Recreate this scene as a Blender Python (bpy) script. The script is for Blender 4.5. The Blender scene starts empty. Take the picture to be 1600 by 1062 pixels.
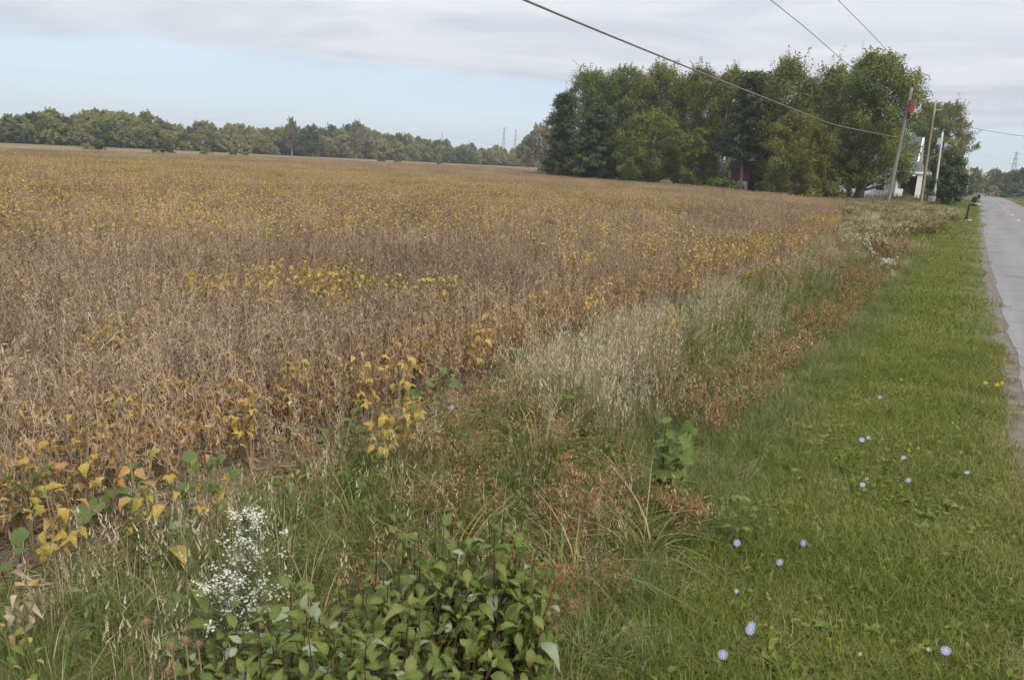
import bpy, math, random
import numpy as np
from mathutils import Matrix, Vector
random.seed(7)
RNG = np.random.default_rng(11)
C = bpy.context.scene.collection
SC = bpy.context.scene
PI = math.pi

# ------------------------------------------------------------------ camera
W, H, FPX = 1600, 1062, 1220.0
PITCH, ROLL, CAMH = math.radians(12.8), math.radians(3.2), 2.0
_F = np.array([0, math.cos(PITCH), -math.sin(PITCH)]); _R = np.array([1., 0, 0]); _U = np.cross(_R, _F)
_R2 = math.cos(ROLL) * _R + math.sin(ROLL) * _U; _U2 = -math.sin(ROLL) * _R + math.cos(ROLL) * _U
_d = _F * FPX + _R2 * (1537 - W / 2) - _U2 * (294 - H / 2)
AZ = math.atan2(_d[0], _d[1])                       # the road runs along +Y, the camera looks AZ to the left of it
_M = np.array([[math.cos(AZ), -math.sin(AZ), 0], [math.sin(AZ), math.cos(AZ), 0], [0, 0, 1]])
FWD, RGT, UPV = _M @ _F, _M @ _R2, _M @ _U2
def ray(px, py):
    return FWD * FPX + RGT * (px - W / 2) - UPV * (py - H / 2)
def at(px, py, z=0.0):
    d = ray(px, py); t = (z - CAMH) / d[2]
    return np.array([d[0] * t, d[1] * t, z])
def atd(px, py, dist):
    d = ray(px, py); d = d / math.hypot(d[0], d[1])
    return np.array([0, 0, CAMH]) + d * dist
def proj(P):
    v = np.asarray(P, float) - np.array([0, 0, CAMH]); w = v @ FWD
    w = np.where(w < 0.05, np.nan, w)
    return W / 2 + FPX * (v @ RGT) / w, H / 2 - FPX * (v @ UPV) / w
def inview(P, m=170, mb=260):
    x, y = proj(P)
    with np.errstate(invalid='ignore'):
        return (x > -m) & (x < W + m) & (y > -m) & (y < H + mb)

cd = bpy.data.cameras.new('camera'); cam = bpy.data.objects.new('camera', cd); C.objects.link(cam)
cd.sensor_width = 36; cd.lens = FPX / W * 36; cd.clip_end = 6000; cd.clip_start = 0.05
cam.matrix_world = Matrix(((RGT[0], UPV[0], -FWD[0], 0), (RGT[1], UPV[1], -FWD[1], 0), (RGT[2], UPV[2], -FWD[2], CAMH), (0, 0, 0, 1)))
SC.camera = cam
SC.view_settings.view_transform = 'Standard'; SC.view_settings.look = 'None'
SC.view_settings.exposure = 1.20; SC.view_settings.gamma = 1.0; SC.view_settings.use_curve_mapping = False
SC.render.engine = 'CYCLES'
cy = SC.cycles
cy.max_bounces = 6; cy.diffuse_bounces = 4; cy.glossy_bounces = 2; cy.transmission_bounces = 3; cy.transparent_max_bounces = 4; cy.volume_bounces = 0
cy.use_denoising = True

# ------------------------------------------------------------------ sky and sun
SUN_EL, SUN_AZ = math.radians(44), math.radians(118)     # azimuth clockwise from +Y (the road)
world = bpy.data.worlds.new('World'); SC.world = world; world.use_nodes = True
def N(nt, t, **kw):
    n = nt.nodes.new(t)
    for k, v in kw.items():
        if k.startswith('i_'):
            n.inputs[k[2:].replace('_', ' ')].default_value = v
        else: setattr(n, k, v)
    return n
def mth(nt, op, a, b=None, c=None, clamp=False):
    n = nt.nodes.new('ShaderNodeMath'); n.operation = op; n.use_clamp = clamp
    for i, v in enumerate((a, b, c)):
        if v is None: continue
        if isinstance(v, (int, float)): n.inputs[i].default_value = v
        else: nt.links.new(v, n.inputs[i])
    return n.outputs[0]
def ramp(nt, fac, stops, interp='LINEAR'):
    n = nt.nodes.new('ShaderNodeValToRGB'); cr = n.color_ramp; cr.interpolation = interp
    while len(cr.elements) < len(stops): cr.elements.new(0.5)
    for e, (p, c) in zip(cr.elements, stops):
        e.position = p; e.color = (*c[:3], 1) if not isinstance(c, (int, float)) else (c, c, c, 1)
    if fac is not None: nt.links.new(fac, n.inputs[0])
    return n.outputs[0]
def mixc(nt, fac, a, b, blend='MIX'):
    n = nt.nodes.new('ShaderNodeMix'); n.data_type = 'RGBA'; n.blend_type = blend
    for sock, v in ((n.inputs[0], fac), (n.inputs[6], a), (n.inputs[7], b)):
        if isinstance(v, (int, float)): sock.default_value = v
        elif isinstance(v, tuple): sock.default_value = (*v[:3], 1)
        else: nt.links.new(v, sock)
    return n.outputs[2]
def noise(nt, vec, scale, detail=3, rough=0.55, dist=0.0):
    n = nt.nodes.new('ShaderNodeTexNoise'); n.inputs['Scale'].default_value = scale; n.inputs['Detail'].default_value = detail
    n.inputs['Roughness'].default_value = rough; n.inputs['Distortion'].default_value = dist
    if vec is not None: nt.links.new(vec, n.inputs['Vector'])
    return n.outputs[0]

nt = world.node_tree; nt.nodes.clear()
out = nt.nodes.new('ShaderNodeOutputWorld')
sky = nt.nodes.new('ShaderNodeTexSky'); sky.sky_type = 'NISHITA'; sky.sun_disc = False
sky.sun_elevation = SUN_EL; sky.sun_rotation = SUN_AZ; sky.air_density = 1.0; sky.dust_density = 0.2; sky.ozone_density = 2.0
bg_sky = nt.nodes.new('ShaderNodeBackground'); bg_sky.inputs[1].default_value = 0.058
hz_ = mixc(nt, .5, sky.outputs[0], (5.3, 6.7, 8.4)); nt.links.new(hz_, bg_sky.inputs[0])   # thin high haze in the clear band
tc = nt.nodes.new('ShaderNodeTexCoord'); sep = nt.nodes.new('ShaderNodeSeparateXYZ'); nt.links.new(tc.outputs['Generated'], sep.inputs[0])
zc = mth(nt, 'MAXIMUM', sep.outputs[2], 0.012)
pxn = mth(nt, 'DIVIDE', sep.outputs[0], zc); pyn = mth(nt, 'DIVIDE', sep.outputs[1], zc)
cmb = nt.nodes.new('ShaderNodeCombineXYZ'); nt.links.new(pxn, cmb.inputs[0]); nt.links.new(pyn, cmb.inputs[1])
# the cloud bank ends along a straight line some way off, seen ahead and to the left
ea = AZ + math.radians(25)
along = mth(nt, 'ADD', mth(nt, 'MULTIPLY', pxn, -math.sin(ea)), mth(nt, 'MULTIPLY', pyn, math.cos(ea)))
n_edge = noise(nt, cmb.outputs[0], 0.22, 5, 0.6)
mp = nt.nodes.new('ShaderNodeMapping'); mp.inputs['Rotation'].default_value = (0, 0, -ea); mp.inputs['Scale'].default_value = (0.8, 1.0, 1)
nt.links.new(cmb.outputs[0], mp.inputs[0])
n_str = noise(nt, mp.outputs[0], 0.7, 6, 0.62, 0.9)
n_big = noise(nt, mp.outputs[0], 0.16, 3, 0.5)
edge = mth(nt, 'ADD', along, mth(nt, 'MULTIPLY', mth(nt, 'SUBTRACT', n_edge, 0.5), 5.0))
edge = mth(nt, 'ADD', edge, mth(nt, 'MULTIPLY', mth(nt, 'SUBTRACT', n_str, 0.5), 3.0))
mr = nt.nodes.new('ShaderNodeMapRange'); mr.interpolation_type = 'SMOOTHSTEP'; nt.links.new(edge, mr.inputs[0])
mr.inputs[1].default_value = 7.6; mr.inputs[2].default_value = 10.4
# thin veil left in the clear band
veil = mth(nt, 'MULTIPLY', mr.outputs[0], mth(nt, 'SUBTRACT', 0.86, mth(nt, 'MULTIPLY', n_str, 0.32)))
cshade = mth(nt, 'ADD', mth(nt, 'MULTIPLY', n_str, 0.55), mth(nt, 'MULTIPLY', n_big, 0.6))
ccol = ramp(nt, cshade, [(0.38, (0.32, 0.34, 0.38)), (0.54, (0.395, 0.412, 0.445)), (0.70, (0.48, 0.49, 0.51))])
elev = mth(nt, 'ADD', 0.67, mth(nt, 'MULTIPLY', mth(nt, 'MAXIMUM', sep.outputs[2], 0.0), 0.95))   # overcast sky: lighter overhead
bg_c = nt.nodes.new('ShaderNodeBackground'); nt.links.new(ccol, bg_c.inputs[0]); nt.links.new(elev, bg_c.inputs[1])
ms = nt.nodes.new('ShaderNodeMixShader'); nt.links.new(veil, ms.inputs[0]); nt.links.new(bg_c.outputs[0], ms.inputs[1]); nt.links.new(bg_sky.outputs[0], ms.inputs[2])
nt.links.new(ms.outputs[0], out.inputs[0])

sd = bpy.data.lights.new('sun', 'SUN'); sun = bpy.data.objects.new('sun', sd); C.objects.link(sun)
sd.energy = 1.5; sd.angle = math.radians(12); sd.color = (1.0, 0.94, 0.84)
_sdir = Vector((math.sin(SUN_AZ) * math.cos(SUN_EL), math.cos(SUN_AZ) * math.cos(SUN_EL), math.sin(SUN_EL)))
sun.rotation_euler = _sdir.to_track_quat('Z', 'Y').to_euler(); sun.location = (0, 0, 60)

# ------------------------------------------------------------------ helpers
class G:
    """collects triangles (with a per-vertex value v and a material slot) and links them as one mesh"""
    def __init__(s): s.V, s.F, s.v, s.m, s.n = [], [], [], [], 0
    def add(s, V, F, v=0.5, m=0):
        V = np.asarray(V, float).reshape(-1, 3); F = np.asarray(F, int).reshape(-1, 3)
        s.V.append(V); s.F.append(F + s.n); s.n += len(V)
        s.v.append(np.broadcast_to(np.asarray(v, float), (len(V),)).copy()); s.m.append(np.full(len(F), m))
        return s
    def merge(s, o, R=np.eye(3), T=(0, 0, 0)):
        for V, F, v, m in zip(o.V, o.F, o.v, o.m):
            s.V.append(V @ np.asarray(R).T + np.asarray(T)); s.v.append(v); s.m.append(m)
        off = s.n
        for F in o.F: s.F.append(F + off)
        s.n += o.n
        return s
    def mesh(s, name, mats, smooth=False):
        me = bpy.data.meshes.new(name)
        V = np.concatenate(s.V); F = np.concatenate(s.F); m = np.concatenate(s.m)
        me.vertices.add(len(V)); me.vertices.foreach_set('co', V.astype(np.float32).ravel())
        me.loops.add(F.size); me.loops.foreach_set('vertex_index', F.astype(np.int32).ravel())
        me.polygons.add(len(F)); me.polygons.foreach_set('loop_start', np.arange(0, F.size, 3, dtype=np.int32))
        me.polygons.foreach_set('material_index', m.astype(np.int32))
        me.polygons.foreach_set('use_smooth', np.full(len(F), smooth))
        me.update(calc_edges=True)
        a = me.attributes.new('v', 'FLOAT', 'POINT'); a.data.foreach_set('value', np.concatenate(s.v).astype(np.float32))
        for x in (mats if isinstance(mats, (list, tuple)) else [mats]): me.materials.append(x)
        return me
    def obj(s, name, mats, parent=None, smooth=False, loc=None):
        return link(name, s.mesh(name, mats, smooth), parent, loc)
def link(name, me, parent=None, loc=None, rot=None):
    o = bpy.data.objects.new(name, me); C.objects.link(o)
    if parent is not None: o.parent = parent
    if loc is not None: o.location = loc
    if rot is not None: o.rotation_euler = rot
    return o
def tag(o, label=None, cat=None, group=None, kind=None):
    if label: o['label'] = label
    if cat: o['category'] = cat
    if group: o['group'] = group
    if kind: o['kind'] = kind
    return o
def empty(name, loc, label, cat, group=None, rz=0.0):
    o = bpy.data.objects.new(name, None); C.objects.link(o); o.location = loc; o.rotation_euler = (0, 0, rz); o.empty_display_size = 0.1
    return tag(o, label, cat, group)
def copy_tree(o, loc, rz, scale, label, group=None):
    c = o.copy(); C.objects.link(c); c.location = loc; c.rotation_euler = (0, 0, rz); c.scale = (scale,) * 3 if isinstance(scale, (int, float)) else scale
    c['label'] = label
    if group: c['group'] = group
    for ch in o.children:
        d = ch.copy(); C.objects.link(d); d.parent = c
        for g in ch.children:
            e = g.copy(); C.objects.link(e); e.parent = d
    return c

def box(c, s, R=None):
    V = np.array([[x, y, z] for x in (-.5, .5) for y in (-.5, .5) for z in (-.5, .5)]) * np.asarray(s, float)
    if R is not None: V = V @ np.asarray(R).T
    F = [[0, 1, 3], [0, 3, 2], [4, 6, 7], [4, 7, 5], [0, 4, 5], [0, 5, 1], [2, 3, 7], [2, 7, 6], [0, 2, 6], [0, 6, 4], [1, 5, 7], [1, 7, 3]]
    return V + np.asarray(c, float), F
def prism(poly, z0, z1):
    """vertical extrusion of an xy polygon (convex)"""
    n = len(poly); p = np.asarray(poly, float)
    V = np.vstack([np.c_[p, np.full(n, z0)], np.c_[p, np.full(n, z1)]])
    F = [[0, i + 1, i] for i in range(1, n - 1)] + [[n, n + i, n + i + 1] for i in range(1, n - 1)]
    for i in range(n):
        j = (i + 1) % n; F += [[i, j, n + j], [i, n + j, n + i]]
    return V, F
def tube(P, r, sides=6, cap=True):
    P = np.asarray(P, float); n = len(P); r = np.broadcast_to(np.asarray(r, float), (n,))
    T = np.gradient(P, axis=0); T /= np.linalg.norm(T, axis=1)[:, None] + 1e-12
    ref = np.array([0.0, 0, 1]) if abs(T[:, 2]).mean() < 0.85 else np.array([1.0, 0.13, 0])
    A = np.cross(T, ref); A /= np.linalg.norm(A, axis=1)[:, None] + 1e-12; Bv = np.cross(T, A)
    an = np.arange(sides) * 2 * PI / sides
    V = (P[:, None] + r[:, None, None] * (np.cos(an)[None, :, None] * A[:, None] + np.sin(an)[None, :, None] * Bv[:, None])).reshape(-1, 3)
    F = []
    for i in range(n - 1):
        for j in range(sides):
            a, b = i * sides + j, i * sides + (j + 1) % sides
            F += [[a, b, b + sides], [a, b + sides, a + sides]]
    if cap:
        for o_, fl in ((0, 1), ((n - 1) * sides, 0)):
            for j in range(1, sides - 1):
                F.append([o_, o_ + j + 1, o_ + j] if fl else [o_, o_ + j, o_ + j + 1])
    return V, np.array(F)
def lathe(prof, sides=12, c=(0, 0, 0)):
    an = np.arange(sides) * 2 * PI / sides
    V = np.array([[r * math.cos(a), r * math.sin(a), z] for r, z in prof for a in an]) + np.asarray(c, float)
    F = []
    for i in range(len(prof) - 1):
        for j in range(sides):
            a, b = i * sides + j, i * sides + (j + 1) % sides
            F += [[a, b, b + sides], [a, b + sides, a + sides]]
    return V, F
def rots(yaw, pitch, roll):
    """(n,3,3): local +Y is the long axis; pitch raises it, roll turns about it, yaw about Z"""
    yaw, pitch, roll = np.broadcast_arrays(*map(lambda q: np.asarray(q, float), (yaw, pitch, roll)))
    cy_, sy, cp, sp, cr, sr = np.cos(yaw), np.sin(yaw), np.cos(pitch), np.sin(pitch), np.cos(roll), np.sin(roll)
    z, o = np.zeros_like(cy_), np.ones_like(cy_)
    Z = np.stack([np.stack([cy_, -sy, z], -1), np.stack([sy, cy_, z], -1), np.stack([z, z, o], -1)], -2)
    X = np.stack([np.stack([o, z, z], -1), np.stack([z, cp, -sp], -1), np.stack([z, sp, cp], -1)], -2)
    Y = np.stack([np.stack([cr, z, sr], -1), np.stack([z, o, z], -1), np.stack([-sr, z, cr], -1)], -2)
    return Z @ X @ Y
def facing(nrm, r):
    """(n,3,3): local z along the given directions, spun at random about it"""
    nrm = nrm / (np.linalg.norm(nrm, axis=1)[:, None] + 1e-9); a = r.normal(0, 1, nrm.shape); x = np.cross(a, nrm); x /= np.linalg.norm(x, axis=1)[:, None] + 1e-9
    return np.stack([x, np.cross(nrm, x), nrm], -1)
def scat(tv, tf, R, T, S):
    tv = np.asarray(tv, float); tf = np.asarray(tf, int); n = len(T)
    S = np.asarray(S, float); S = S.reshape(n, -1) if S.ndim else np.full((n, 1), float(S))
    V = np.einsum('nij,nkj->nki', R, tv[None] * S[:, None, :]) + np.asarray(T)[:, None]
    F = tf[None] + (np.arange(n) * len(tv))[:, None, None]
    return V.reshape(-1, 3), F.reshape(-1, 3)
# templates: leaf along +Y, length 1
def leaf_t(w=0.5, fold=0.12, droop=0.25, tipw=0.6):
    V = [(0, 0, 0), (-w * .42, .22, fold * .7), (0, .24, .03), (w * .42, .22, fold * .7), (-w * .5, .48, fold), (0, .5, .02), (w * .5, .48, fold),
         (-w * .5 * tipw, .76, fold * .5 - droop * .35), (0, .78, -droop * .4), (w * .5 * tipw, .76, fold * .5 - droop * .35), (0, 1, -droop)]
    F = [(0, 2, 1), (0, 3, 2), (1, 2, 5), (1, 5, 4), (2, 3, 6), (2, 6, 5), (4, 5, 8), (4, 8, 7), (5, 6, 9), (5, 9, 8), (7, 8, 10), (8, 9, 10)]
    return np.array(V, float), np.array(F)
def heart_t(droop=0.2):
    a = np.linspace(0, 2 * PI, 13)[:-1]
    r = 0.5 * (1 + 0.10 * np.cos(a) - 0.25 * np.exp(-((a - PI) / 0.35) ** 2) + 0.18 * np.exp(-(np.minimum(a, 2 * PI - a) / 0.3) ** 2))
    V = [(0, .42, -0.03)] + [(-math.sin(t) * q, .45 + math.cos(t) * q, 0.05 - droop * ((.45 + math.cos(t) * q - .3) ** 2) * 0.8) for t, q in zip(a, r)]
    F = [(0, 1 + i, 1 + (i + 1) % 12) for i in range(12)]
    return np.array(V, float), np.array(F)
def lobed_t():
    pts = [(0, 0), (-.28, -.06), (-.34, .12), (-.52, .28), (-.34, .38), (-.40, .62), (-.2, .58), (0, 1.0), (.2, .58), (.40, .62), (.34, .38), (.52, .28), (.34, .12), (.28, -.06)]
    V = [(0, .3, 0.04)] + [(x, y, -0.10 * (x * x * 4 + max(0, y - .4))) for x, y in pts]
    n = len(pts); F = [(0, 1 + (i + 1) % n, 1 + i) for i in range(n)]
    return np.array(V, float), np.array(F)
QUAD = (np.array([(0, 0, 0), (-.36, .5, .06), (0, 1, -.05), (.36, .5, .06)], float), np.array([(0, 3, 1), (3, 2, 1)]))
NEEDLE = (np.array([(-.05, 0, 0), (.05, 0, 0), (0, 1, -.08)], float), np.array([(0, 1, 2)]))
POD = (np.array([(0, 0, 0), (-.11, .45, 0), (0, .45, .09), (.11, .45, 0), (0, .45, -.09), (0.02, 1, 0.05)], float),
       np.array([(0, 2, 1), (0, 3, 2), (0, 4, 3), (0, 1, 4), (1, 2, 5), (2, 3, 5), (3, 4, 5), (4, 1, 5)]))
POD2 = (np.array([(-.1, 0, 0), (.1, 0, 0), (0, 1, 0.05)], float), np.array([(0, 1, 2)]))

def vnoise(x, y, seed=0):
    """smooth value noise in 0..1"""
    x = np.asarray(x, float); y = np.asarray(y, float)
    xi, yi = np.floor(x).astype(np.int64), np.floor(y).astype(np.int64); fx, fy = x - xi, y - yi
    fx, fy = fx * fx * (3 - 2 * fx), fy * fy * (3 - 2 * fy)
    def h(a, b):
        q = (a * 374761393 + b * 668265263 + seed * 974634777) & 0x7fffffff
        q = ((q ^ (q >> 13)) * 1274126177) & 0x7fffffff
        return ((q ^ (q >> 16)) & 0xffff) / 65535.0
    return (h(xi, yi) * (1 - fx) + h(xi + 1, yi) * fx) * (1 - fy) + (h(xi, yi + 1) * (1 - fx) + h(xi + 1, yi + 1) * fx) * fy
def fbm(x, y, seed=0, o=3):
    s, a, t = 0, 1.0, 0
    for i in range(o):
        s = s + a * vnoise(x * 2 ** i, y * 2 ** i, seed + i * 17); t += a; a *= .55
    return s / t

def blades(r, n, area, h, w, lean, segs=3, tip=0.0, vr=(0, 1), round_=True, kink=0.0):
    """n curved tapering ribbons over a patch"""
    if round_:
        a = r.uniform(0, 2 * PI, n); q = area * np.sqrt(r.uniform(0, 1, n)); bx, by = q * np.cos(a), q * np.sin(a)
    else:
        bx, by = r.uniform(-area, area, n), r.uniform(-area, area, n)
    hh = r.uniform(h[0], h[1], n); ww = r.uniform(w[0], w[1], n); ln = r.uniform(lean[0], lean[1], n)
    da = r.uniform(0, 2 * PI, n)
    if round_: da = np.arctan2(by, bx) + r.normal(0, 0.9, n)
    fa = da + PI / 2 + r.normal(0, .5, n)
    V = np.zeros((n, 2 * segs + 1, 3)); v = np.broadcast_to(r.uniform(vr[0], vr[1], n)[:, None], (n, 2 * segs + 1)).copy()
    for k in range(segs + 1):
        t = k / segs
        ang = ln * t ** 1.0
        # integrate a bend: horizontal grows as t^2
        hor = hh * np.sin(ln) * t ** 2.0; up = hh * (t - (1 - np.cos(ln)) * t ** 2.0) + kink * hh * 0
        cx, cyy, cz = bx + np.cos(da) * hor, by + np.sin(da) * hor, np.maximum(up, 0.002)
        wd = ww * (1 - t ** 1.6) * 0.5
        if k < segs:
            for s_, sg in ((0, -1), (1, 1)):
                V[:, 2 * k + s_] = np.stack([cx + sg * wd * np.cos(fa), cyy + sg * wd * np.sin(fa), cz], -1)
        else: V[:, 2 * segs] = np.stack([cx, cyy, cz], -1)
    F = []
    for k in range(segs - 1): F += [(2 * k, 2 * k + 1, 2 * k + 3), (2 * k, 2 * k + 3, 2 * k + 2)]
    F.append((2 * segs - 2, 2 * segs - 1, 2 * segs))
    F = np.array(F)[None] + (np.arange(n) * (2 * segs + 1))[:, None, None]
    return V.reshape(-1, 3), F.reshape(-1, 3), v.ravel(), V[:, -1]

# ------------------------------------------------------------------ materials
MATS = {}
def leafmat(name, stops, trans=0.3, rough=0.55, spec=0.25, var=0.25, nscale=1.2, spots=0.0):
    m = bpy.data.materials.new(name); m.use_nodes = True; nt = m.node_tree; nt.nodes.clear()
    out = nt.nodes.new('ShaderNodeOutputMaterial')
    at_ = nt.nodes.new('ShaderNodeAttribute'); at_.attribute_name = 'v'
    oi = nt.nodes.new('ShaderNodeObjectInfo'); geo = nt.nodes.new('ShaderNodeNewGeometry')
    ns = noise(nt, geo.outputs['Position'], nscale, 2)
    f = mth(nt, 'ADD', at_.outputs['Fac'], mth(nt, 'MULTIPLY', mth(nt, 'SUBTRACT', oi.outputs['Random'], 0.5), var))
    f = mth(nt, 'ADD', f, mth(nt, 'MULTIPLY', mth(nt, 'SUBTRACT', ns, 0.5), var * 1.6), None, True)
    col = ramp(nt, f, stops)
    fine = noise(nt, geo.outputs['Position'], 60, 2)
    col = mixc(nt, mth(nt, 'MULTIPLY', fine, 0.35), col, mixc(nt, 1.0, col, (0.55, 0.55, 0.5), 'MULTIPLY'))
    if spots:   # brown blotches and paler patches of ageing leaves
        b1 = ramp(nt, noise(nt, geo.outputs['Position'], 85, 3, .6), [(.60, 0.0), (.68, 1.0)]); b2 = ramp(nt, noise(nt, geo.outputs['Position'], 22, 2, .6), [(.52, 0.0), (.70, 1.0)])
        col = mixc(nt, mth(nt, 'MULTIPLY', b2, spots * .6), col, mixc(nt, .55, col, (.30, .27, .08)))
        col = mixc(nt, mth(nt, 'MULTIPLY', b1, spots), col, (.15, .085, .035))
    p = nt.nodes.new('ShaderNodeBsdfPrincipled'); nt.links.new(col, p.inputs['Base Color']); p.inputs['Roughness'].default_value = rough
    p.inputs['Specular IOR Level'].default_value = spec
    if trans > 0:
        t = nt.nodes.new('ShaderNodeBsdfTranslucent'); nt.links.new(mixc(nt, 1.0, col, (1.0, 1.0, .75), 'MULTIPLY'), t.inputs[0])
        mx = nt.nodes.new('ShaderNodeMixShader'); mx.inputs[0].default_value = trans
        nt.links.new(p.outputs[0], mx.inputs[1]); nt.links.new(t.outputs[0], mx.inputs[2]); nt.links.new(mx.outputs[0], out.inputs[0])
    else: nt.links.new(p.outputs[0], out.inputs[0])
    MATS[name] = m; return m
def solid(name, col, rough=0.7, var=0.25, scale=8.0, metal=0.0, stretch=None, spec=0.3, bump=0.0, col2=None):
    m = bpy.data.materials.new(name); m.use_nodes = True; nt = m.node_tree; p = nt.nodes['Principled BSDF']
    tc = nt.nodes.new('ShaderNodeTexCoord'); vec = tc.outputs['Object']
    if stretch:
        mp = nt.nodes.new('ShaderNodeMapping'); mp.inputs['Scale'].default_value = stretch; nt.links.new(vec, mp.inputs[0]); vec = mp.outputs[0]
    n1 = noise(nt, vec, scale, 5, 0.65)
    c2 = col2 or tuple(c * (1 - var) for c in col)
    c = ramp(nt, n1, [(0.32, c2), (0.66, tuple(min(1, c * (1 + var * .4)) for c in col))])
    nt.links.new(c, p.inputs['Base Color']); p.inputs['Roughness'].default_value = rough; p.inputs['Metallic'].default_value = metal
    p.inputs['Specular IOR Level'].default_value = spec
    if bump:
        b = nt.nodes.new('ShaderNodeBump'); b.inputs['Strength'].default_value = bump; b.inputs['Distance'].default_value = 0.02
        nt.links.new(n1, b.inputs['Height']); nt.links.new(b.outputs[0], p.inputs['Normal'])
    MATS[name] = m; return m

M_lawn = leafmat('lawn_blade', [(0, (.084, .128, .018)), (.40, (.158, .200, .030)), (.64, (.235, .246, .055)), (.84, (.34, .285, .12)), (1, (.42, .355, .19))], .35, .5, .2, .34, .55)
M_long = leafmat('long_grass_blade', [(0, (.075, .118, .022)), (.5, (.14, .185, .040)), (.8, (.215, .225, .068)), (.9, (.30, .25, .13)), (1, (.40, .33, .20))], .3, .45, .3, .25, .8)
M_dryg = leafmat('dry_grass_blade', [(0, (.19, .155, .085)), (.4, (.33, .27, .165)), (.75, (.44, .38, .26)), (1, (.52, .46, .34))], .25, .6, .2, .25, 1.0)
M_sedge = leafmat('sedge_blade', [(0, (.06, .095, .02)), (.45, (.14, .17, .035)), (.7, (.24, .23, .06)), (.88, (.40, .30, .13)), (1, (.42, .33, .18))], .3, .45, .3, .2, 1.5)
M_rust = leafmat('rust_seed', [(0, (.10, .05, .021)), (.5, (.22, .11, .05)), (.85, (.32, .185, .09)), (1, (.41, .28, .15))], .15, .7, .15, .25, 1.5)
M_soy = leafmat('soy_stalk', [(0, (.118, .080, .052)), (.35, (.236, .166, .114)), (.65, (.335, .244, .165)), (.9, (.43, .33, .225)), (1, (.52, .385, .24))], .08, .75, .15, .55, .16)
M_soyd = leafmat('soy_dry_leaf', [(0, (.21, .11, .045)), (.4, (.36, .215, .085)), (.7, (.46, .31, .135)), (1, (.54, .40, .21))], .25, .6, .2, .2, .5)
M_soyy = leafmat('soy_yellow_leaf', [(0, (.13, .165, .04)), (.25, (.26, .25, .06)), (.5, (.46, .34, .085)), (.8, (.56, .37, .095)), (1, (.54, .29, .075))], .35, .55, .15, .4, 1.4, .6)
M_broad = leafmat('broad_leaf', [(0, (.06, .10, .022)), (.5, (.115, .165, .036)), (.85, (.19, .215, .06)), (1, (.32, .28, .07))], .3, .6, .2, .35, 2.5, .5)
M_velvet = leafmat('velvet_leaf', [(0, (.075, .115, .040)), (.5, (.12, .165, .058)), (.9, (.19, .225, .08)), (1, (.42, .36, .06))], .35, .6, .2, .3, 3.0, .6)
M_dog = leafmat('dogwood_leaf', [(0, (.062, .096, .020)), (.5, (.118, .158, .035)), (.85, (.18, .21, .058)), (1, (.27, .235, .085))], .33, .6, .2, .46, 6.0, .55)
M_dogb = leafmat('dogwood_leaf_back', [(0, (.19, .23, .14)), (1, (.30, .34, .22))], .3, .6, .2, .1, 3.0)
M_stemr = solid('red_stem', (.075, .036, .026), .6, .3, 30)
M_stemg = solid('green_stem', (.10, .12, .045), .6, .3, 30)
M_stemt = solid('tan_stem', (.27, .20, .11), .7, .3, 30)
M_gold = leafmat('goldenrod', [(0, (.09, .11, .034)), (.45, (.175, .175, .055)), (.75, (.28, .21, .08)), (1, (.38, .28, .15))], .25, .6, .2, .3, .4)
M_white = leafmat('aster_petal', [(0, (.50, .49, .42)), (1, (.76, .75, .68))], .25, .6, .2, .1, 4)
M_blue = leafmat('chicory_petal', [(0, (.46, .51, .84)), (1, (.60, .64, .92))], .12, .6, .2, .1, 9)
M_yel = leafmat('yellow_petal', [(0, (.65, .45, .02)), (1, (.75, .55, .03))], .2, .6, .2, .1, 9)
M_bark = solid('bark', (.14, .115, .09), .9, .5, 6, stretch=(4, 4, .6), bump=.6)
M_barkp = solid('pale_bark', (.34, .31, .27), .9, .45, 6, stretch=(4, 4, .6), bump=.5)
M_t_green = leafmat('maple_foliage', [(0, (.070, .102, .015)), (.45, (.150, .188, .030)), (.8, (.245, .25, .05)), (1, (.32, .27, .06))], .38, .5, .3, .16, .15)
M_t_olive = leafmat('olive_foliage', [(0, (.08, .10, .015)), (.45, (.17, .175, .028)), (.8, (.27, .235, .044)), (1, (.36, .26, .055))], .38, .5, .3, .16, .15)
M_t_pine = leafmat('pine_foliage', [(0, (.045, .062, .022)), (.5, (.092, .115, .046)), (1, (.15, .168, .072))], .12, .6, .1, .14, .2)
M_t_far = leafmat('wood_foliage', [(0, (.10, .135, .04)), (.4, (.21, .23, .065)), (.7, (.30, .285, .095)), (1, (.36, .30, .16))], .3, .6, .1, .75, .02)
M_t_fdk = leafmat('dark_wood_foliage', [(0, (.05, .07, .026)), (.6, (.09, .115, .045)), (1, (.14, .155, .06))], .2, .6, .2, .25, .03)
M_t_brn = leafmat('thin_wood_foliage', [(0, (.13, .12, .06)), (.5, (.21, .185, .10)), (1, (.30, .25, .15))], .25, .6, .2, .4, .03)

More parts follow.
